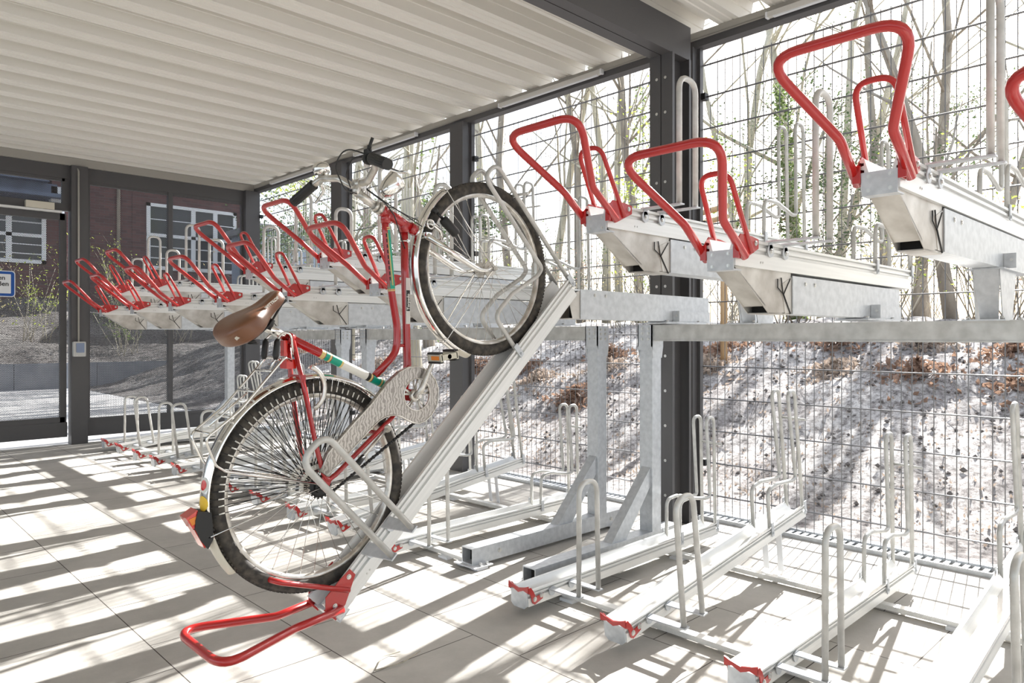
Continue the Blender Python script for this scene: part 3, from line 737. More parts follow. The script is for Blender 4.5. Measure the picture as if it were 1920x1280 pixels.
def guard(c, a0, a1, r0=.366, w_=.029, name='mudguard', m='chrome', parent=None, lines=True):
    mb = MB(); n = max(8, int(abs(a1-a0)/3)); prof = []
    for k in range(9):
        t = -1+2*k/8; prof.append((w_*t*1.0, r0-.014*abs(t)**2.4))
    prof = [(y, r) for y, r in prof]+[(y*.93, r-.0022) for y, r in reversed(prof)]
    rings = []
    for i in range(n+1):
        a = R(a0+(a1-a0)*i/n); rings.append([Vector(p3(c[0]+r*math.cos(a), c[1]+r*math.sin(a), y)) for y, r in prof])
    mb.loft(rings, cap=True)
    return bb_(mb, name, m, parent)
rmg = guard(RC, 50, 198, name='rear_mudguard'); guard(RC, 198, 219, .366, .027, 'mud_flap', 'cream', rmg)
fmg = guard(FC, 127, 252, .366, name='front_mudguard')
guard(FC, 244, 254, .3675, .0285, 'mud_flap', 'cream', fmg)
sp = MB()
for s in (-1, 1):
    for a, rr in ((R(165), .366), ):
        pass
    sp.tube([p3(RC[0], RC[1], s*.055), p3(RC[0]+.362*math.cos(R(196)), RC[1]+.362*math.sin(R(196)), s*.03)], .0022, 6)
sp.tube([p3(RC[0]+.366*math.cos(R(196)), RC[1]+.366*math.sin(R(196)), -.03), p3(RC[0]+.366*math.cos(R(196)), RC[1]+.366*math.sin(R(196)), .03)], .0022, 6)
bb_(sp, 'mudguard_stay', 'chrome', rmg)
sp = MB()
for s in (-1, 1):
    for a in (128, 232):
        sp.tube([p3(FC[0], FC[1], s*.052), p3(FC[0]+.368*math.cos(R(a)), FC[1]+.368*math.sin(R(a)), s*.031), p3(FC[0]+.372*math.cos(R(a)), FC[1]+.372*math.sin(R(a)), 0)], .002, 6)
bb_(sp, 'mudguard_stay', 'chrome', fmg)
# stickers on the rear mudguard
def on_guard(a, y0, y1, da, m, name, r=.3672):
    mb = MB(); n = 14; vs = [p3(RC[0]+r*math.cos(R(a)), RC[1]+r*math.sin(R(a)), (y0+y1)/2)]
    for k in range(n):
        t = 2*PI*k/n; aa = R(a+da*math.cos(t)); y = (y0+y1)/2+(y1-y0)/2*math.sin(t); rr = r-.014*abs(y/.029)**2.4; vs.append(p3(RC[0]+rr*math.cos(aa), RC[1]+rr*math.sin(aa), y))
    mb.add(vs, [(0, k+1, (k+1) % n+1) for k in range(n)], True); bb_(mb, name, m, rmg)
on_guard(180.5, -.028, .006, 3.6, 'yellow', 'yellow_sticker'); on_guard(172, -.026, .004, 3.6, 'whitedec', 'round_sticker'); on_guard(172, -.022, -.001, 2.4, 'redlens', 'round_sticker_print', .3680)
# coat guard strings
cg = MB(); wb = MB()
for s in (-1, 1):
    for i in range(34):
        a = R(58+i*3.9); e = p3(RC[0]+.352*math.cos(a), RC[1]+.352*math.sin(a), s*.0275); a2 = a+R(6 if i % 2 else -6)
        q = p3(RC[0]+.042*math.cos(a2), RC[1]+.042*math.sin(a2), s*.036)
        cg.tube([e, q], .0013, 5)
        E_, Q_ = Vector(e), Vector(q); L_ = (Q_-E_)
        for f0, f1 in ((.085, .14), (.78, .86), (.90, .95)): wb.tube([E_+L_*f0+Vector((0, s*.001, 0)), E_+L_*f1+Vector((0, s*.001, 0))], .0021, 6)
cgo = bb_(cg, 'coat_guard_strings', 'black'); cgo['kind'] = 'stuff'
bb_(wb, 'string_beads', 'whitedec', cgo)
# frame
f = MB()
f.cyl(p3(1.445, 1.580), p3(1.590, 1.522), .0185, 16)
f.cyl(p3(1.441, 1.582), p3(1.462, 1.573), .0215, 16); f.cyl(p3(1.565, 1.532), p3(1.592, 1.521), .0215, 16)
tA = fillet([p3(1.457, 1.574), p3(1.462, 1.50), p3(1.487, 1.29), p3(1.512, 1.16), p3(1.508, 1.075), p3(1.415, .992)], [0, .03, .2, .25, .09, 0], 6)
f.tube(tA, .0135, 14); f.tube([p3(1.462, 1.572), p3(1.462, 1.535)], .018, 14)
tB = [p3(1.540, 1.543), p3(1.546, 1.35), p3(1.556, 1.03), p3(*BB)]
f.tube(tB, .0145, 14); f.tube([p3(1.541, 1.55), p3(1.542, 1.51)], .0185, 14)
f.cyl(p3(1.508, 1.100), p3(1.553, 1.100), .006, 10)
ST = (p3(1.092, 1.128), p3(*BB))
f.tube(ST, .0148, 14); f.tube([p3(1.088, 1.130), p3(1.105, 1.122)], .018, 14); f.tube([p3(1.11, 1.121), p3(1.105, 1.095)], .008, 8)
f.cyl(p3(BB[0], BB[1], -.036), p3(BB[0], BB[1], .036), .0215, 18)
for s in (-1, 1):
    f.tube(fillet([p3(1.52, .90, s*.022), p3(1.462, .845, s*.036), p3(1.23, .682, s*.058), p3(1.196, .664, s*.060), p3(1.182, .69, s*.060), p3(1.158, .78, s*.056), p3(1.126, .955, s*.044), p3(1.098, 1.118, s*.017)], [0, .05, .02, .03, .03, .05, .05, 0], 5), .0082, 10)
    f.prism([(1.168, .655), (1.182, .632), (1.198, .64), (1.212, .668), (1.19, .685), (1.176, .678)], BY+s*.058, BY+s*.063)
f.box((1.112, BY-.045, .985), (1.128, BY+.045, 1.01)); f.tube([p3(1.40, .80, -.04), p3(1.40, .80, .04)], .007, 8)
fr = bb_(f, 'frame', 'redbike')
# decals
def sleeve(a, b, r, m, name): bb_(MB().tube([a, b], r, 16, cap=False), name, m, fr)
def lerp(a, b, t): return tuple(Vector(a).lerp(Vector(b), t))
a_, b_ = p3(1.4635, 1.520), p3(1.4868, 1.295)
sleeve(lerp(a_, b_, .04), lerp(a_, b_, .97), .0140, 'green', 'green_decal')
for t0, t1 in ((0, .015), (.03, .04), (.965, .975), (.985, 1.0)): sleeve(lerp(a_, b_, t0), lerp(a_, b_, t1), .0142, 'gold', 'gold_band')
stp = MB(); stp.tube([(a_[0]-.003, BY-.0131, a_[2]-.02), (b_[0]-.003, BY-.0131, b_[2]+.02)], .0028, 4); bb_(stp, 'gold_stripe', 'gold', fr)
stp = MB()
for k in range(9):
    t0 = .1+k*.085; p_ = Vector(a_).lerp(Vector(b_), t0); q_ = Vector(a_).lerp(Vector(b_), t0+.055); stp.tube([p_+Vector((-.0085, -.0108, 0)), q_+Vector((-.0085, -.0108, 0))], .0026, 4)
bb_(stp, 'dark_decal_marks', 'black', fr)
for t0, t1, m in ((.245, .275, 'gold'), (.28, .31, 'green'), (.312, .325, 'gold'), (.33, .41, 'green'), (.41, .425, 'gold'), (.425, .64, 'whitedec'), (.64, .665, 'black'), (.665, .68, 'gold'), (.685, .755, 'green'), (.757, .77, 'gold'), (.772, .80, 'green'), (.80, .815, 'gold')):
    sleeve(lerp(*ST, t0), lerp(*ST, t1), .0153, m, {'gold': 'gold_band', 'green': 'green_decal', 'whitedec': 'white_decal', 'black': 'black_decal'}[m])
pl = MB().box((1.539, BY-.0156, 1.178), (1.5455+.012, BY-.0143, 1.345)); bb_(pl, 'silver_plate', 'steelwire', fr)
pl = MB().box((1.541, BY-.0166, 1.225), (1.5455+.010, BY-.0154, 1.300)); bb_(pl, 'black_plate', 'black', fr)
mt = Matrix.Translation(Vector((1.5535, BY-.0168, 1.2285))-BO) @ Matrix.Rotation(PI/2, 4, 'X') @ Matrix.Rotation(PI/2, 4, 'Z')
text('lettering', 'Torpedo', .0165, mt, 'whitedec', fr, 'LEFT', .0002, .0003)
bb_(MB().ring(p3(1.5425, 1.478), .0172, .003, 'z', 24, 6).bolt(p3(1.5425, 1.478, -.019), r=.004, h=.01), 'cable_clamp', 'chrome', fr)
# fork and headset
k = MB(); k.cyl(p3(1.590, 1.522), p3(1.604, 1.5165), .0225, 18); k.cyl(p3(1.604, 1.5165), p3(1.614, 1.5125), .018, 16)
k.box((1.606, BY-.048, 1.492), (1.632, BY+.048, 1.514))
for s in (-1, 1): k.tube(fillet([p3(1.612, 1.500, s*.046), p3(1.758, 1.432, s*.05), p3(1.86, 1.388, s*.053), p3(FC[0]+.002, FC[1]-.002, s*.055)], [0, .1, .12, 0], 6), [.0125, .0120, .011, .0105, .010, .0095, .009, .0085, .008, .008], 12)
bb_(k, 'fork', 'chrome')
k = MB(); k.cyl(p3(1.428, 1.587), p3(1.443, 1.581), .0215, 20); k.cyl(p3(1.414, 1.593), p3(1.428, 1.587), .0175, 20)
k.tube([p3(1.42, 1.590), p3(1.345, 1.628)], .0148, 14); k.tube(fillet([p3(1.360, 1.620), p3(1.338, 1.632), p3(1.352, 1.657)], .015, 5), .0142, 12); k.cyl(p3(1.353, 1.659, -.02), p3(1.353, 1.659, .02), .0185, 16); k.bolt(p3(1.362, 1.640, -.014), r=.005, h=.01)
stem = bb_(k, 'stem', 'aluold')
gn0, gn1 = (1.280, 1.962, 1.700), (1.266, 1.864, 1.664); gf0, gf1 = (1.306, 2.382, 1.685), (1.277, 2.467, 1.634)
hb = fillet([gn1, gn0, (1.302, 1.985, 1.706), (1.337, 2.03, 1.692), (1.353, 2.10, 1.659), (1.353, 2.20, 1.659), (1.330, 2.25, 1.690), (1.318, 2.35, 1.703), gf0, gf1], .05, 6)
k = MB().tube(hb, .0125, 12)
hbo = bb_(k, 'handlebar', 'aluold')
for a, b in ((gn0, gn1), (gf0, gf1)):
    A, B_ = Vector(a), Vector(b); d_ = (B_-A).normalized(); q = MB().tube([A, A+d_*.006, A+d_*.006, B_, B_+d_*.012], [.019, .019, .0175, .0175, .018], 18)
    for i in range(14):
        t = 2*PI*i/14; o1 = d_.orthogonal().normalized(); o2 = d_.cross(o1); w_ = o1*math.cos(t)*.0173+o2*math.sin(t)*.0173; q.tube([A+w_, B_+w_], .0016, 4)
    bb_(q, 'grip', 'black', hbo)
# brake levers, shifter
lv = MB(); n0 = Vector(gn0); lv.cyl(n0+Vector((.0, .012, .0)), n0+Vector((.004, .034, .006)), .019, 14); lv.box((-.008, -.010, 0), (.010, .010, .020), Matrix.Translation(n0+Vector((-.004, .022, .012)))); lv.tube(fillet([n0+Vector((.0, .02, .025)), n0+Vector((-.002, .012, .042)), n0+Vector((.0, -.002, .066))], .02, 4), [.0075, .0075, .0055, .0055], 8)
bb_(lv, 'gear_shifter', 'black', hbo)
lv = MB(); lv.tube(fillet([n0+Vector((.012, .03, -.004)), n0+Vector((.035, -.005, -.02)), n0+Vector((.052, -.075, -.048)), n0+Vector((.06, -.118, -.052))], .03, 5), [.007, .006, .005, .005, .006], 8, flat=1.5)
f0 = Vector(gf0); lv.tube(fillet([f0+Vector((.01, -.03, 0)), f0+Vector((.04, .0, -.02)), f0+Vector((.05, .08, -.05))], .03, 5), [.007, .006, .005], 8)
bb_(lv, 'brake_lever', 'chrome', hbo)
bl = MB(); dn = Vector((-.35, -.35, .86)).normalized(); q = dn.to_track_quat('Z', 'Y').to_matrix(); c = Vector((1.318, 2.352, 1.742))
rings = [[c+q @ Vector((r*math.cos(2*PI*i/20), r*math.sin(2*PI*i/20), z)) for i in range(20)] for r, z in ((.030, -.018), (.031, -.004), (.029, .008), (.022, .017), (.010, .022), (.001, .0235))]
bl.loft(rings); bl.cyl(c-dn*.03, c-dn*.015, .012, 10); bl.cyl(c-dn*.045, c-dn*.028, .016, 10); bb_(bl, 'bell', 'chrome', hbo)
# headlight
hl = MB(); ax = Vector((.62, -.10, .62)).normalized(); q = ax.to_track_quat('Z', 'Y').to_matrix(); c = Vector((1.487, BY-.005, 1.676))
prof = ((.002, -.062), (.014, -.058), (.026, -.042), (.034, -.020), (.0375, .004), (.0375, .016), (.0395, .018), (.0395, .026), (.036, .028))
hl.loft([[c+q @ Vector((r*math.cos(2*PI*i/24)*.92, r*math.sin(2*PI*i/24), z)) for i in range(24)] for r, z in prof]); hlo = bb_(hl, 'headlight', 'chrome')
hl = MB(); hl.loft([[c+q @ Vector((r*math.cos(2*PI*i/24)*.92, r*math.sin(2*PI*i/24), z)) for i in range(24)] for r, z in ((.035, .028), (.028, .034), (.014, .038), (.001, .039))]); bb_(hl, 'headlight_lens', 'whitedec', hlo)
hl = MB(); hl.tube([p3(1.440, 1.600), p3(1.458, 1.628), c-ax*.01+Vector((.0, 0, -.034))], .006, 8, flat=.5); bb_(hl, 'lamp_bracket', 'chrome', hlo)
# brake caliper, dynamo
k = MB()
for s in (-1, 1):
    k.tube(fillet([p3(1.628, 1.535, s*.01), p3(1.632, 1.552, s*.036), p3(1.672, 1.525, s*.046), p3(1.688, 1.495, s*.036)], .02, 5), .0065, 8)
    k.tube(fillet([p3(1.620, 1.545, -s*.012), p3(1.628, 1.565, s*.030), p3(1.668, 1.540, s*.043)], .02, 5), .005, 8)
    k.box((1.672, BY+s*.027, 1.486), (1.705, BY+s*.033, 1.497))
k.cyl(p3(1.61, 1.548), p3(1.640, 1.536), .008, 10); k.ring(p3(1.628, 1.545, -.045), .016, .0035, 'y', 16, 6)
bb_(k, 'brake_caliper', 'chrome')
dy_ = MB(); A = Vector(p3(1.650, 1.606, -.034)); B_ = Vector(p3(1.738, 1.516, -.062)); D_ = (B_-A)
dy_.tube([A, A+D_*.15], .010, 12); dy_.tube([A+D_*.15, A+D_*.38], .0055, 10); dy_.tube([A+D_*.38, A+D_*.45, A+D_*.95, B_], [.014, .0185, .0185, .015], 16)
bb_(dy_, 'dynamo', 'black')
bb_(MB().tube(fillet([B_, B_+Vector((.015, 0, -.03)), p3(1.72, 1.455, -.06), p3(1.66, 1.47, -.06)], .03, 5), .0012, 5), 'dynamo_wire', 'black')
# cables
cb = MB()
cb.tube(fillet([n0+Vector((0, .035, .02)), (1.215, 2.02, 1.735), (1.20, 2.06, 1.68), (1.265, 2.10, 1.615), p3(1.33, 1.62, -.02)], .06, 6), .0024, 6)
cb.tube(fillet([n0+Vector((.0, .035, .01)), (1.255, 2.04, 1.715), (1.255, 2.08, 1.665), p3(1.30, 1.635, -.03)], .05, 6), .0024, 6)
cb.tube(fillet([p3(1.365, 1.645, -.015), p3(1.44, 1.60, -.03), p3(1.475, 1.56, -.035), p3(1.505, 1.49, -.03), p3(1.532, 1.45, -.018)], .05, 6), .0024, 6)
cb.tube(fillet([p3(1.375, 1.65, .0), p3(1.45, 1.60, -.028), p3(1.52, 1.565, -.04), p3(1.60, 1.535, -.03)], .05, 6), .0020, 6)
cb.tube(fillet([p3(1.45, 1.60, .02), p3(1.52, 1.60, .03), p3(1.58, 1.575, .02), p3(1.635, 1.555, .0)], .05, 6), .0018, 6)
bb_(cb, 'cables', 'black')
# seat post, saddle
sp_ = bb_(MB().tube([p3(.985, 1.174), p3(1.10, 1.124)], .0140, 14), 'seat_post', 'chrome')
uD = Vector((.765, 0, .644)); vD = Vector((-.644, 0, .765)); O = Vector((.893, BY, 1.108))
stations = [(-.006, .034, .022, .036), (.006, .072, .036, .056), (.028, .098, .046, .074), (.055, .108, .050, .082), (.085, .104, .047, .080), (.115, .088, .040, .070), (.14, .066, .034, .060), (.165, .050, .030, .052), (.19, .045, .030, .052), (.215, .042, .031, .050), (.238, .035, .029, .044), (.252, .018, .020, .026)]
rings = []
for (u, w_, top, dep) in stations:
    u *= .93; rg_ = []
    n = 26
    for i in range(n):
        t = 2*PI*i/n; cy, sz = math.cos(t), math.sin(t)
        y = w_*math.copysign(abs(cy)**.72, cy)
        if sz >= 0: h = top-dep*.30+dep*.30*abs(sz)**.8 - (.010*math.exp(-(y/.02)**2) if .03 < u < .2 else 0)
        else: h = top-dep*.30-dep*.70*abs(sz)**.35
        if abs(cy) > .98: h = top-dep*.32
        rg_.append(O+uD*u+vD*(h+.006)+Vector((0, y, 0)))
    rings.append(rg_)
sd = bb_(MB().loft(rings), 'saddle', 'leather')
md = sd.modifiers.new('s', 'SUBSURF'); md.levels = 1; md.render_levels = 1
us = MB(); 
us.loft([[O+uD*u+vD*(h)+Vector((0, y, 0)) for (y, h) in ((-w_, .002), (w_, .002), (w_*.8, -.014), (-w_*.8, -.014))] for u, w_ in ((.02, .07), (.07, .085), (.12, .066), (.17, .034), (.23, .022))])
for s in (-1, 1):
    us.tube(fillet([O+uD*.24+vD*(-.004)+Vector((0, s*.012, 0)), O+uD*.13+vD*(-.035)+Vector((0, s*.022, 0)), O+uD*.05+vD*(-.032)+Vector((0, s*.03, 0)), O+uD*.03+vD*(-.01)+Vector((0, s*.04, 0))], .03, 5), .0035, 8)
    for kk in range(5): us.ring(O+uD*.045+vD*(-.034+kk*.007)+Vector((0, s*.055, 0)), .013, .0028, 'z', 16, 6)
us.cyl(O+uD*.125+vD*(-.045), O+uD*.155+vD*(-.028), .016, 12)
bb_(us, 'saddle_springs', 'black', sd)
def on_saddle(u, y, h): return O+uD*u+vD*h+Vector((0, y, 0))
nx = uD; nz = (Vector((0, -.86, 0))+vD*.5).normalized(); ny_ = nz.cross(nx).normalized(); nx2 = ny_.cross(nz)
mt = Matrix.Translation(on_saddle(.142, -.0590, .020)-BO) @ Matrix((nx2, ny_, nz)).transposed().to_4x4()
text('lettering', 'WITTKOP', .0125, mt, 'whitedec', sd, 'LEFT', .0016, .0003)
lb = MB(); q_ = Matrix.Translation(on_saddle(.006, -.078, .010)) @ Matrix((nx2, ny_, nz)).transposed().to_4x4(); lb.box((0, 0, 0), (.020, .010, .006), q_); bb_(lb, 'metal_badge', 'chrome', sd)
# luggage carrier
k = MB()
for s in (-1, 1):
    y = s*.062
    k.tube(fillet([p3(1.085, 1.055, s*.03), p3(1.048, 1.068, y), p3(.909, .915, y), p3(.838, .862, y), p3(.806, .838, y*.92), p3(.842, .755, y*.78), p3(.870, .735, y*.7), p3(1.176, .655, s*.060)], [0, .02, .06, .03, .025, .03, .02, 0], 5), .0042, 8)
for (x, z) in ((1.01, 1.026), (.955, .966), (.885, .893), (.822, .850)):
    k.tube([p3(x, z, -.062), p3(x, z, .062)], .004, 8)
k.box((.93, BY-.045, .937), (.945, BY+.045, .943))
k.tube([p3(.955, .960, 0), p3(.84, .866, 0)], .0035, 8)
ca = bb_(k, 'luggage_carrier', 'chrome')
for s in (-1, 1):
    k = MB().tube(fillet([p3(1.01, 1.03, s*.040), p3(1.03, 1.065, s*.040), p3(1.035, 1.125, s*.040), p3(1.055, 1.145, s*.036), p3(1.085, 1.14, s*.03), p3(1.092, 1.08, s*.03)], .02, 5), .0035, 8); sc = bb_(k, 'spring_clip', 'chrome', ca)
for s in (-1, 1):
    k = MB().tube([p3(1.028, 1.06, s*.040), p3(1.029, 1.072, s*.040), p3(1.034, 1.115, s*.040), p3(1.036, 1.125, s*.040)], [.006, .010, .010, .006], 12); bb_(k, 'rubber_sleeve', 'black', ca)
k = MB().box((1.075, BY-.02, 1.03), (1.108, BY+.025, 1.06)); k.box((1.07, BY-.012, 1.07), (1.082, BY+.012, 1.12)); bb_(k, 'red_reflector', 'redlens', ca)
k = MB(); k.ring(p3(1.148, .985, -.052), .048, .004, 'y', 26, 6)
k = MB(); pts = [p3(1.148+.075*math.cos(R(a)), .965+.075*math.sin(R(a)), -.050) for a in range(-60, 80, 10)]
k.tube([(p[0]-.03, p[1], p[2]) for p in pts], .008, 8, flat=.5); bb_(k, 'frame_lock', 'aluold')
# rear light
k = MB().prism([(.797, .627), (.836, .617), (.842, .54), (.826, .512), (.806, .540), (.789, .578), (.790, .602)], BY-.030, BY+.030); rl = bb_(k, 'rear_light', 'black')
k = MB().prism([(.765, .611), (.797, .630), (.811, .594), (.784, .577)], BY-.026, BY+.026); bb_(k, 'red_lens', 'redlens', rl)
k = MB().prism([(.788, .574), (.804, .578), (.829, .524), (.818, .515)], BY-.024, BY+.024); bb_(k, 'red_reflector', 'redlens', rl)
k = MB().prism([(.772, .607), (.800, .616), (.806, .598), (.781, .588)], BY-.0275, BY+.0275); bb_(k, 'orange_lens', 'orange', rl)
# chain guard, crank, pedals, chain
gp = [(1.469, 1.009), (1.508, 1.024), (1.548, 1.026), (1.580, 1.016), (1.606, .998), (1.628, .972), (1.640, .943), (1.642, .912), (1.632, .878), (1.610, .848), (1.580, .828), (1.553, .822), (1.526, .827), (1.500, .839), (1.476, .852), (1.456, .859), (1.434, .860), (1.410, .856), (1.386, .846), (1.341, .812), (1.290, .768), (1.226, .714), (1.186, .683), (1.166, .700), (1.190, .755), (1.275, .834), (1.354, .903), (1.42, .972)]
hole = [(1.545+.057*math.cos(2*PI*i/28), .926+.057*math.sin(2*PI*i/28)) for i in range(28)]
gm = MB(); yo, yi = BY-.074, BY-.055
n = len(gp); cx, cz = 1.545, .926
# front face as a band between the hole and the outline
import mathutils.geometry as mg
tri = mg.tessellate_polygon([[Vector((a, b, 0)) for a, b in gp], [Vector((a, b, 0)) for a, b in hole]])
allp = gp+hole
gm.add([(a, yo, b) for a, b in allp], [tuple(t) for t in tri])
gm.add([(a, yo, b) for a, b in gp]+[(a, yi, b) for a, b in gp], [(i, (i+1) % n, (i+1) % n+n, i+n) for i in range(n)])
m_ = len(hole); gm.add([(a, yo, b) for a, b in hole]+[(a, yo+.006, b) for a, b in hole], [(i, (i+1) % m_, (i+1) % m_+m_, i+m_) for i in range(m_)])
gmo = bb_(gm, 'chain_guard', 'engraved')
bead = MB(); bead.tube([(a, yo, b) for a, b in gp], .0028, 8, closed=True); bead.tube([(a, yo, b) for a, b in hole], .0024, 6, closed=True); bb_(bead, 'rolled_edge', 'aluold', gmo)
k = MB(); c0 = Vector(p3(BB[0], BB[1], -.066))
k.ring(c0, 0, 0, 'y', 40, prof=[(.060, -.002), (.084, -.002), (.084, .002), (.060, .002)])
k.ring(c0, 0, 0, 'y', 24, prof=[(.006, -.006), (.020, -.006), (.024, .004), (.006, .004)])
for i in range(5):
    a = 2*PI*i/5+.3
    for da in (-.17, .17): k.tube([c0+Vector((.018*math.cos(a), 0, .018*math.sin(a))), c0+Vector((.063*math.cos(a+da), 0, .063*math.sin(a+da)))], .0045, 6, flat=.7)
cs = bb_(k, 'chainring', 'aluold')
k = MB(); cr = lambda t: (BB[0]+.064*t, BB[1]+.137*t)
k.tube([p3(*cr(-.06), -.080), p3(*cr(.2), -.088), p3(*cr(1.0), -.096), p3(*cr(1.07), -.096)], [.013, .0105, .009, .010], 12, flat=.75); k.bolt(p3(BB[0], BB[1], -.090), r=.007, h=.006)
co = bb_(k, 'crank_arm', 'aluold')
k = MB(); k.tube([p3(*cr(.05*-1), .075), p3(*cr(-1.0), .096)], [.012, .009], 12, flat=.75); co2 = bb_(k, 'crank_arm', 'aluold')
def pedal(c, s, par):
    c = Vector(c); Mx = Matrix.Translation(c) @ Matrix.Rotation(R(-8), 4, 'Y')
    k = MB().cyl(c, c+Vector((0, s*.086, 0)), .009, 10)
    k.box((-.040, s*.012, -.014), (-.032, s*.086, .014), Mx); k.box((.032, s*.012, -.014), (.040, s*.086, .014), Mx); k.box((-.040, s*.010, -.010), (.040, s*.016, .010), Mx); k.box((-.036, s*.080, -.010), (.036, s*.086, .010), Mx)
    p = bb_(k, 'pedal', 'ivory', par)
    k = MB()
    for z in (-.019, .013): k.box((-.044, s*.016, z), (-.026, s*.082, z+.007), Mx); k.box((.026, s*.016, z), (.044, s*.082, z+.007), Mx)
    bb_(k, 'pedal_rubber', 'black', par)
    k = MB().box((-.0425, s*.034, -.007), (-.040, s*.076, .007), Mx).box((.040, s*.034, -.007), (.0425, s*.076, .007), Mx); bb_(k, 'orange_reflector', 'orange', par)
pedal(p3(*cr(1.02), -.094), -1, co); pedal(p3(*cr(-1.02), .094), 1, co2)
k = MB(); A = Vector(p3(1.565, .842, -.068)); B_ = Vector(p3(RC[0]+.028, RC[1]-.034, -.040)); D_ = B_-A
for i in range(44):
    a, b = A+D_*(i/44), A+D_*((i+.72)/44); k.tube([a, b], .0066 if i % 2 else .0050, 6)
k.tube([A, B_], .0028, 5); bb_(k, 'chain', 'black')
k = MB(); k.tube([p3(1.44, .815, -.045), p3(1.305, .716, -.075)], .006, 10); k.cyl(p3(1.45, .822, -.02), p3(1.435, .81, -.05), .014, 10); ks = bb_(k, 'kickstand', 'aluold')
k = MB(); k.tube([p3(1.325, .731, -.072), p3(1.285, .700, -.080)], [.009, .011], 10); bb_(k, 'kickstand_foot', 'black', ks)
# ------------------------------------------------------------------ beyond the end wall
rwl = MB(); 
for k in range(9): rwl.box((-8+k*1.58, 18.36, -.05), (-8+k*1.58+1.57, 18.5, .56))
tag(rwl.build('retaining_wall', 'concrete'), 'low grey concrete retaining wall across the paved yard, seen through the mesh door', 'retaining wall')
BYD = 24.0
bd = empty('brick_building', (0, BYD, 0), (0, 0, 0), 'dark red brick building with white windows behind the end wall', 'building')
def bl_(mb, n, m, par=None):
    return mb.build(n, m, par or bd)
bl_(MB().box((4.9, 0, 0), (10.9, 6, 9.5)), 'brick_wall', 'brick')
bl_(MB().box((7.02, -.02, 0), (7.12, 0, 9.4)), 'wall_pier', 'brick')
dp = MB(); dp.cyl((6.62, -.06, 0), (6.62, -.06, 9.4), .05, 10); bl_(dp, 'downpipe', 'barkdark')
bl_(MB().box((5.62, -.05, 3.85), (5.80, -.0, 6.1)), 'white_panel', 'windowwhite')
bl_(MB().box((-9, .0, 0), (4.9, 5, 4.9)), 'brick_wall', 'brick')
bl_(MB().box((-9, -1.2, 4.95), (4.95, 5, 5.05)).box((-9, -1.2, 5.35), (4.6, 5, 5.45)).box((-9, -.9, 5.05), (4.85, 5, 5.35)).box((-9, -.6, 5.45), (4.3, 5, 8)), 'blue_roof_edge', 'bluemetal')
bl_(MB().box((4.7, -.9, 4.55), (5.02, -.6, 5.3)), 'white_box_gutter', 'white')
def window(x0, z0, x1, z1, cols, rows, nb=2):
    w_ = MB(); t = .11
    w_.box((x0, -.06, z0), (x1, -.0, z0+t)).box((x0, -.06, z1-t), (x1, -.0, z1)).box((x0, -.06, z0), (x0+t, -.0, z1)).box((x1-t, -.06, z0), (x1, -.0, z1))
    for k in range(1, cols): x = x0+(x1-x0)*k/cols; w_.box((x-.07, -.055, z0), (x+.07, 0, z1))
    zm = z0+(z1-z0)*.52; w_.box((x0, -.055, zm-.05), (x1, 0, zm+.05))
    for zz in (z0+(zm-z0)*.34, z0+(zm-z0)*.67, zm+(z1-zm)*.5): w_.box((x0, -.04, zz-.015), (x1, 0, zz+.015))
    o = bl_(w_, 'window', 'windowwhite'); MB().box((x0+.05, -.02, z0+.05), (x1-.05, -.008, z1-.05)).build('pane', 'windowglass', o)
window(7.42, 3.25, 10.25, 5.32, 4, 2); window(2.1, 3.20, 4.75, 4.72, 3, 2); window(-1.2, 3.2, 1.5, 4.72, 3, 2)
nb_ = empty('pale_building', (0, 0, 0), (0, 0, 0), 'pale blue-grey building far behind the fence near the far corner', 'building')
M['paleblue'] = mat('pale_blue_render', (.36, .42, .52), .8)
MB().box((9.9, 21.3, 0), (12.4, 23.5, 4.4)).build('wall', 'paleblue', nb_)
MB().box((9.7, 21.1, 4.4), (12.6, 23.5, 4.6)).build('roof_edge', 'concrete', nb_)

# ------------------------------------------------------------------ planting
def leafmb(rnd, pts, size, m, flat=.5):
    for (x, y, z) in pts:
        s = size*rnd.uniform(.6, 1.3); u = Vector((rnd.gauss(0, 1), rnd.gauss(0, 1), rnd.gauss(0, 1)*flat)).normalized(); v = u.orthogonal().normalized()
        v = (v*math.cos(rnd.uniform(0, 6))+u.cross(v)*math.sin(rnd.uniform(0, 6))).normalized(); p = Vector((x, y, z)); w_ = u.cross(v)*.2
        m.add([p-u*s, p-v*s*.5+w_*s, p+u*s, p+v*s*.5+w_*s], [(0, 1, 2, 3)])
    return m
def branch(mb, rnd, p, d, L_, r, lev, tips, spread=.62, n=5):
    pts = [p]; rs = [r]; q = p.copy(); dd = d.copy(); seg = 4
    for i in range(seg):
        dd = (dd+Vector((rnd.uniform(-1, 1), rnd.uniform(-1, 1), rnd.uniform(-.5, .7)))*.13).normalized(); q = q+dd*L_/seg; pts.append(q.copy()); rs.append(r*(1-.55*(i+1)/seg))
    mb.tube(pts, rs, 8 if lev == 0 else (5 if lev == 1 else 3))
    tips += pts[2:]
    if lev >= 3 or r < .0035: return
    for k in range(n-1 if lev else n+3):
        t = rnd.uniform(.25, 1) if lev else rnd.uniform(.28, 1); i = min(int(t*seg), seg-1); b = pts[i].lerp(pts[i+1], t*seg-i)
        side = Vector((rnd.uniform(-1, 1), rnd.uniform(-1, 1), rnd.uniform(-.15, .6))).normalized()
        nd = (dd*(1-spread)+side*spread*1.2).normalized(); branch(mb, rnd, b, nd, L_*rnd.uniform(.32, .58), max(.0016 if r < .16 else .004, r*(1-.55*t)*rnd.uniform(.22, .42)), lev+1, tips, spread, n)
TG = 'bare trees beyond the fence'
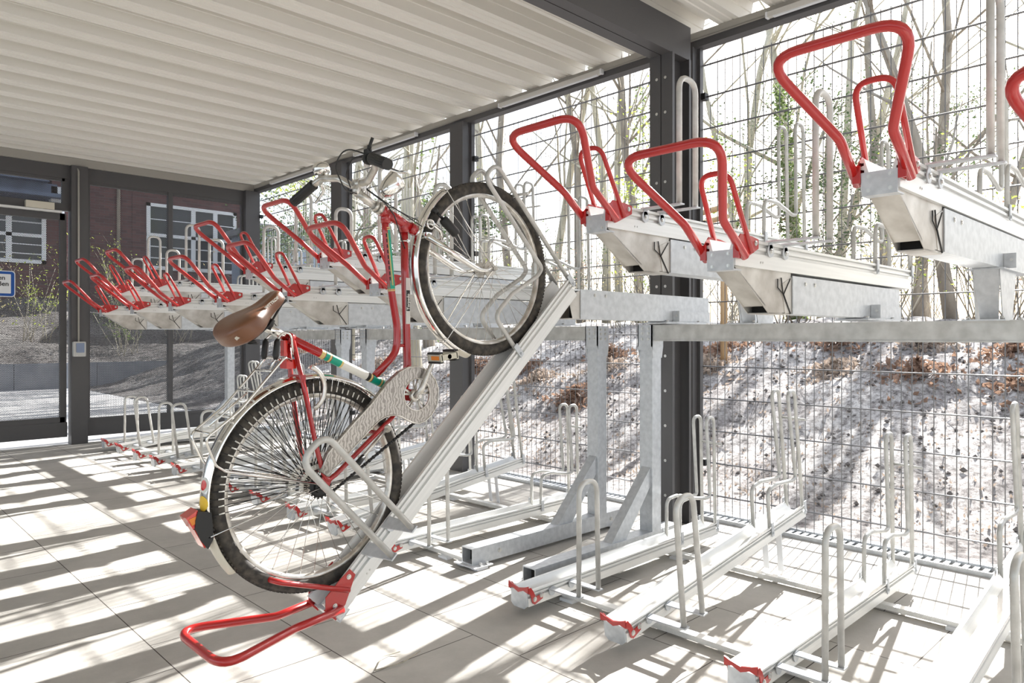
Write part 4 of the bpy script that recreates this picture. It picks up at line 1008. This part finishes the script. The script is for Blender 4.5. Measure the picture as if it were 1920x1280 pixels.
def tree(seed, x, y, h, r, lab, bark='bark', lean=(0, 0), ivy=0, leaf=None, nleaf=0, spread=.62):
    hh = h
    rnd = random.Random(seed); z = bank_z(x, y)-.1; e = empty('bare_tree' if not leaf else 'leafy_tree', (x, y, z), (0, 0, 0), lab, 'tree', TG if not leaf else None)
    mb = MB(); tips = []; branch(mb, rnd, Vector((0, 0, 0)), Vector((lean[0], lean[1], 1)).normalized(), hh if leaf else (.30*math.hypot(x, y)+.9 if x < 8.3 else .47*math.hypot(x, y) if x > 12 else 4.6), r, 0, tips, spread)
    mb.build('trunk_and_branches', bark, e)
    if ivy:
        m = MB(); pts = []
        for i in range(ivy):
            t = rnd.random()**1.2; a = rnd.uniform(0, 6.28); rr = r*(1-.5*t)+rnd.uniform(0, .12); pts.append((lean[0]*h*t*.7+rr*math.cos(a), lean[1]*h*t*.7+rr*math.sin(a), .2+h*.9*t))
        leafmb(rnd, pts, .055, m).build('ivy', 'ivy', e)
    if leaf:
        m = MB(); pts = []
        for i in range(nleaf): p = rnd.choice(tips); pts.append((p.x+rnd.gauss(0, .16), p.y+rnd.gauss(0, .16), p.z+rnd.gauss(0, .16)))
        leafmb(rnd, pts, .04, m).build('foliage', leaf, e)
T = [ # x, y, h, r, label, bark, lean, ivy
 (6.57, 8.95, 7.5, .15, 'thick pale bare tree trunk between handlebar and the fence post behind it', 'bark', (.02, 0), 0),
 (7.67, 9.97, 8, .11, 'mossy bare tree just right of the thick pale trunk', 'barkdark', (-.03, 0), 300),
 (6.94, 11.38, 8, .11, 'bare tree left of the thin fence post behind the handlebar', 'bark', (0, 0), 0),
 (9.48, 14.49, 9, .13, 'bare tree behind the bicycle headlight', 'barkdark', (.05, .02), 0),
 (10.25, 9.56, 9, .085, 'slim straight pale tree seen through the red handle loop left of the main column', 'bark', (0, 0), 0),
 (11.85, 9.41, 10, .10, 'pale tree trunk, second left of the main column', 'bark', (.01, 0), 0),
 (10.85, 8.29, 9, .085, 'pale slender trunk, next but one left of the main column', 'bark', (-.01, 0), 0),
 (9.87, 7.14, 8, .085, 'ivy-specked trunk right beside the main column', 'barkdark', (0, 0), 700),
 (12.57, 12.88, 10, .12, 'twiggy tree above the bicycle front wheel', 'barkdark', (-.04, 0), 0),
 (12.66, 14.18, 10, .13, 'twiggy tree behind the second fence post', 'bark', (.03, .03), 0),
 (15.3, 13.03, 11, .14, 'distant bare tree between two pale trunks left of the main column', 'barkdark', (0, 0), 0),
 (10.75, 4.9, 6.8, .13, 'forked ivy-clad tree below the biggest red handle loop', 'bark', (-.02, .06), 2200),
 (10.9, 4.6, 7.5, .075, 'leaning bare stem crossing inside the biggest red handle loop', 'bark', (.10, -.22), 0),
 (10.6, 5.3, 6, .06, 'leaning mossy stem left of the forked ivy-clad tree', 'bark', (-.05, .30), 500),
 (13.29, 5.22, 9, .09, 'bare tree behind the biggest red handle loop', 'bark', (.05, -.1), 0),
 (16.02, 5.37, 10, .11, 'distant bare tree right of the ivy-clad one', 'barkdark', (0, -.05), 0),
 (10.78, 2.79, 7, .095, 'brown tree trunk rising from the bank between the two right tray ends', 'barkdark', (.04, .02), 0),
 (17.59, 5.23, 11, .15, 'distant bare tree above the upper right tray', 'barkdark', (0, 0), 0),
 (14.03, 3.12, 9, .09, 'leaning bare tree at the right picture edge', 'barkdark', (.0, -.25), 0),
 (15.8, 8.36, 10, .12, 'distant bare tree just right of the main column', 'bark', (0, 0), 0),
 (8.2, 13.8, 8, .11, 'bare tree near the far corner of the shelter', 'bark', (0, .02), 0),
 (11.0, 1.4, 8, .10, 'bare tree behind the upper right tray at the picture edge', 'bark', (0, .1), 0),
]
for i, (x, y, h, r, lab, bk, ln, iv) in enumerate(T):
    if i != 16 and not (x < 8.3 and y > 8.5): k = max(1, 18/x); x, y, r, iv = x*k, y*k, r*k, int(iv*1.3)
    tree(100+i*7, x, y, h, r, lab, bk, ln, iv)
for q, (x, y, h, lab) in enumerate([(9.3, 11.6, 2.6, 'dense dark bush added to shade the bank behind the bicycle frame'), (9.4, 13.4, 3.0, 'dense dark bush added to shade the bank left of the bicycle frame'),
   (9.2, 15.4, 3.0, 'dense dark bush added to shade the bank near the far corner'), (8.9, 17.6, 3.0, 'dense dark bush added for shade beyond the far corner, next to the brick building'), (11.6, 19.8, 3.6, 'dense dark bush added for shade before the pale blue-grey building')]):
    tree(960+q, x, y, h, .07, lab, 'barkdark', (0, 0), 0, 'evergreen', 3000, .8)  # row of bushes added to cast shade on the far bank
tree(901, 9.2, 17.0, 4.6, .08, 'lime-green leafy tree in the far corner gap of the fence', 'bark', (0, 0), 0, 'lime', 1900)
tree(902, 12.6, 8.2, 3.2, .06, 'yellow-green leafy bush right of the main column', 'bark', (0, 0), 0, 'lime', 1500)
tree(903, 17.5, 7.0, 5.0, .10, 'dark evergreen tree behind the hoops right of the main column', 'barkdark', (0, 0), 0, 'evergreen', 2600, .7)
tree(904, 21.0, 6.0, 6.0, .12, 'tall evergreen tree far behind the second tray from the right', 'barkdark', (0, 0), 0, 'evergreen', 2600, .7)
tree(905, 14.5, 5.9, 2.6, .05, 'low evergreen bush on the bank top behind the right cross beam', 'barkdark', (0, 0), 0, 'evergreen', 1500, .8)
tree(906, 16.0, 3.6, 3.0, .06, 'low evergreen bush between the brown trunks at right', 'barkdark', (0, 0), 0, 'evergreen', 1500, .8)
# twiggy undergrowth along the bank top
def shrub(seed, x, y, h, lab, m='twig', leaf='beech', nl=160, z=None, grp='twiggy undergrowth on the bank top'):
    rnd = random.Random(seed); e = empty('twiggy_shrub', (x, y, bank_z(x, y)-.05 if z is None else z), (0, 0, 0), lab, 'shrub', grp); mb = MB(); tips = []
    for k in range(14):
        a = rnd.uniform(0, 6.28); d = Vector((math.cos(a)*rnd.uniform(.1, .8), math.sin(a)*rnd.uniform(.1, .8), 1)).normalized()
        branch(mb, rnd, Vector((rnd.uniform(-.3, .3), rnd.uniform(-.3, .3), 0)), d, h*rnd.uniform(.5, 1.1), .009, 1, tips, .5, 4)
    mb.build('twigs', m, e)
    m2 = MB(); leafmb(rnd, [(p.x+rnd.gauss(0, .06), p.y+rnd.gauss(0, .06), p.z+rnd.gauss(0, .06)) for p in (rnd.choice(tips) for _ in range(nl))], .032, m2).build('leaves', leaf, e)
i = 0
ORD = ['first', 'second', 'third', 'fourth', 'fifth', 'sixth', 'seventh', 'eighth', 'ninth', 'tenth', 'eleventh', 'twelfth', 'thirteenth']
SHP = [(9.6, .9), (9.8, 2.1), (10.1, 3.3), (9.7, 4.4), (10.3, 5.6), (9.9, 6.6), (10.4, 7.7), (9.8, 8.9), (10.3, 10.2), (9.7, 11.5), (10.1, 12.9), (9.4, 14.4), (12.2, 2.0), (12.6, 4.3), (12.3, 6.4), (12.8, 8.6), (12.4, 11.0), (11.6, 13.2), (9.0, 16.2)]+[(17.5+1.6*math.sin(q*2.3), q*1.75) for q in range(13)]
for (x, y) in SHP:
    rw_ = ('front row', [q for q in SHP if q[0] < 11]) if x < 11 else ('middle row', [q for q in SHP if 11 <= q[0] < 15]) if x < 15 else ('back row', [q for q in SHP if q[0] >= 15])
    k = sorted(q[1]/q[0] for q in rw_[1]).index(y/x)
    shrub(300+i, x, y, 1.5 if x < 11 else 2.2 if x < 15 else 4.2, 'twiggy undergrowth shrub on the bank top, %s from the right in the %s' % (ORD[k], rw_[0]), 'twig' if i % 2 else 'twigpale', ('beech', 'lime', 'drygrass', 'evergreen')[i % 4], 150 if x < 15 else 420); i += 1
for j, (x, y, h) in enumerate([(-1.5, 19.2, 1.6), (.4, 19.8, 1.9), (2.2, 19.3, 1.7), (3.8, 20.2, 2.1), (5.5, 19.4, 1.5), (7.2, 20.4, 1.8), (9.4, 19.9, 2.0), (11.5, 20.8, 2.4), (3.0, 21.8, 2.2), (6.4, 22.1, 2.2)]):
    shrub(500+j, x, y, h, 'brushy pale-twigged shrub before the brick building, %s planted from the left, %s' % (ORD[j], 'near the retaining wall' if y < 20 else 'higher on the bank'), 'twigpale', ('lime', 'ivy', 'drygrass')[j % 3], 420, bank2(x, y)-.05, 'brushy shrubs before the brick building')
# leaf mulch heaps with saplings
PG = 'heaps of dry leaf mulch round the saplings'
piles = [(7.06, 4.21, .42), (7.6, 4.35, .34), (8.12, 3.9, .36), (7.17, 2.89, .34), (8.0, 3.15, .36), (6.96, 2.07, .38), (8.05, 2.3, .34), (7.68, 1.5, .36), (7.0, 1.22, .40), (6.33, 6.07, .36), (6.1, 5.28, .42), (6.84, 6.9, .34), (6.85, 5.45, .38), (7.5, 5.9, .34), (6.59, 7.6, .36), (6.56, 10.02, .4), (6.71, 11.6, .4), (6.9, 13.4, .4)]
where = ['at the foot of the wooden stake', 'just behind the wooden stake', 'high on the bank right of the stake', 'in the middle of the right bay', 'high on the bank in the right bay', 'under the right tray ends', 'higher, under the right tray ends',
 'at the bank top near the picture edge', 'near the right picture edge', 'left of the left middle post, small', 'just left of the left middle post, large', 'behind the opened tray upper end', 'between the two middle posts', 'higher between the two middle posts',
 'behind the bicycle front wheel', 'below the frame left of the thin post', 'below the bicycle frame', 'just right of the far corner']
for i, ((x, y, rr), wh) in enumerate(zip(piles, where)):
    rnd = random.Random(700+i); e = empty('leaf_mulch_heap', (x, y, bank_z(x, y)), (0, 0, 0), 'heap of dry brown leaves on the bank, '+wh, 'leaf heap', PG)
    m = MB(); pts = []
    for k in range(330):
        q = abs(rnd.gauss(0, .55))*rr; a = rnd.uniform(0, 6.28); xx, yy = q*math.cos(a), q*math.sin(a); pts.append((xx, yy, bank_z(x+xx, y+yy)-bank_z(x, y)+.012+.13*max(0, 1-q/rr)*rnd.random()))
    leafmb(rnd, pts, .038, m, .9).build('dry_leaves', 'beech' if i % 3 else 'litter', e)
    s = MB(); tips = []; branch(s, rnd, Vector((0, 0, 0)), Vector((rnd.uniform(-.1, .1), rnd.uniform(-.1, .1), 1)).normalized(), rnd.uniform(.35, .6), .006, 2, tips, .5, 4); s.build('sapling_stem', 'twig', e)
st = empty('tree_stake', (7.24, 4.1, bank_z(7.24, 4.1)-.1), (0, 0, 0), 'wooden tree stake with crosspiece on the bank right of the main column', 'tree stake')
MB().cyl((0, 0, 0), (0, 0, 1.95), .038, 14).build('stake', 'wood', st)
MB().cyl((.25, .52, 0), (.25, .52, 1.95), .036, 14).build('stake', 'wood', st)
MB().cyl((-.04, -.06, 1.84), (.28, .60, 1.84), .032, 12).cyl((-.04, -.06, 1.72), (.28, .60, 1.72), .03, 12).build('crosspiece', 'wood', st)
# loose litter and clods over the bank
rnd = random.Random(77); m = MB(); pts = []
for k in range(5200):
    x = 4.5+abs(rnd.gauss(0, 1))*1.4 if k % 2 else rnd.uniform(4.4, 9.5); y = rnd.uniform(-.4, 9.5); pts.append((x, y, bank_z(x, y)+.012))
leafmb(rnd, pts, .016, m, 2.5); o = m.build('leaf_litter', 'litter'); tag(o, 'dry leaf litter scattered over the earth bank beyond the fence', 'leaf litter', None, 'stuff')
m = MB()
for k in range(2600):
    x = 4.5+rnd.random()**.8*5; y = rnd.uniform(-.4, 9.8); s = rnd.uniform(.006, .026); c = Vector((x, y, bank_z(x, y)+s*.4)); vs = [c+Vector((a*rnd.uniform(.6, 1.2), b*rnd.uniform(.6, 1.2), c_*rnd.uniform(.5, .9)))*s for a, b, c_ in ((1, 0, 0), (0, 1, 0), (-1, 0, 0), (0, -1, 0), (0, 0, 1), (0, 0, -1))]
    m.add(vs, [(0, 1, 4), (1, 2, 4), (2, 3, 4), (3, 0, 4), (1, 0, 5), (2, 1, 5), (3, 2, 5), (0, 3, 5)])
M['clod'] = mat('soil_clod', (.13, .115, .105), .95)
tag(m.build('soil_clods', 'clod'), 'dark soil clods and stones strewn over the earth bank', 'soil clods', None, 'stuff')
tw = MB(); tw.tube([(1.36, 2.07, .006), (1.43, 2.13, .012), (1.47, 2.14, .004), (1.50, 2.12, .012)], .0018, 5); tw.tube([(1.36, 2.07, .006), (1.46, 2.05, .008), (1.55, 2.07, .014)], .0022, 5)
tag(tw.build('dry_twig', 'twigpale'), 'thin dry twig lying on the paving beside the opened tray end', 'twig')
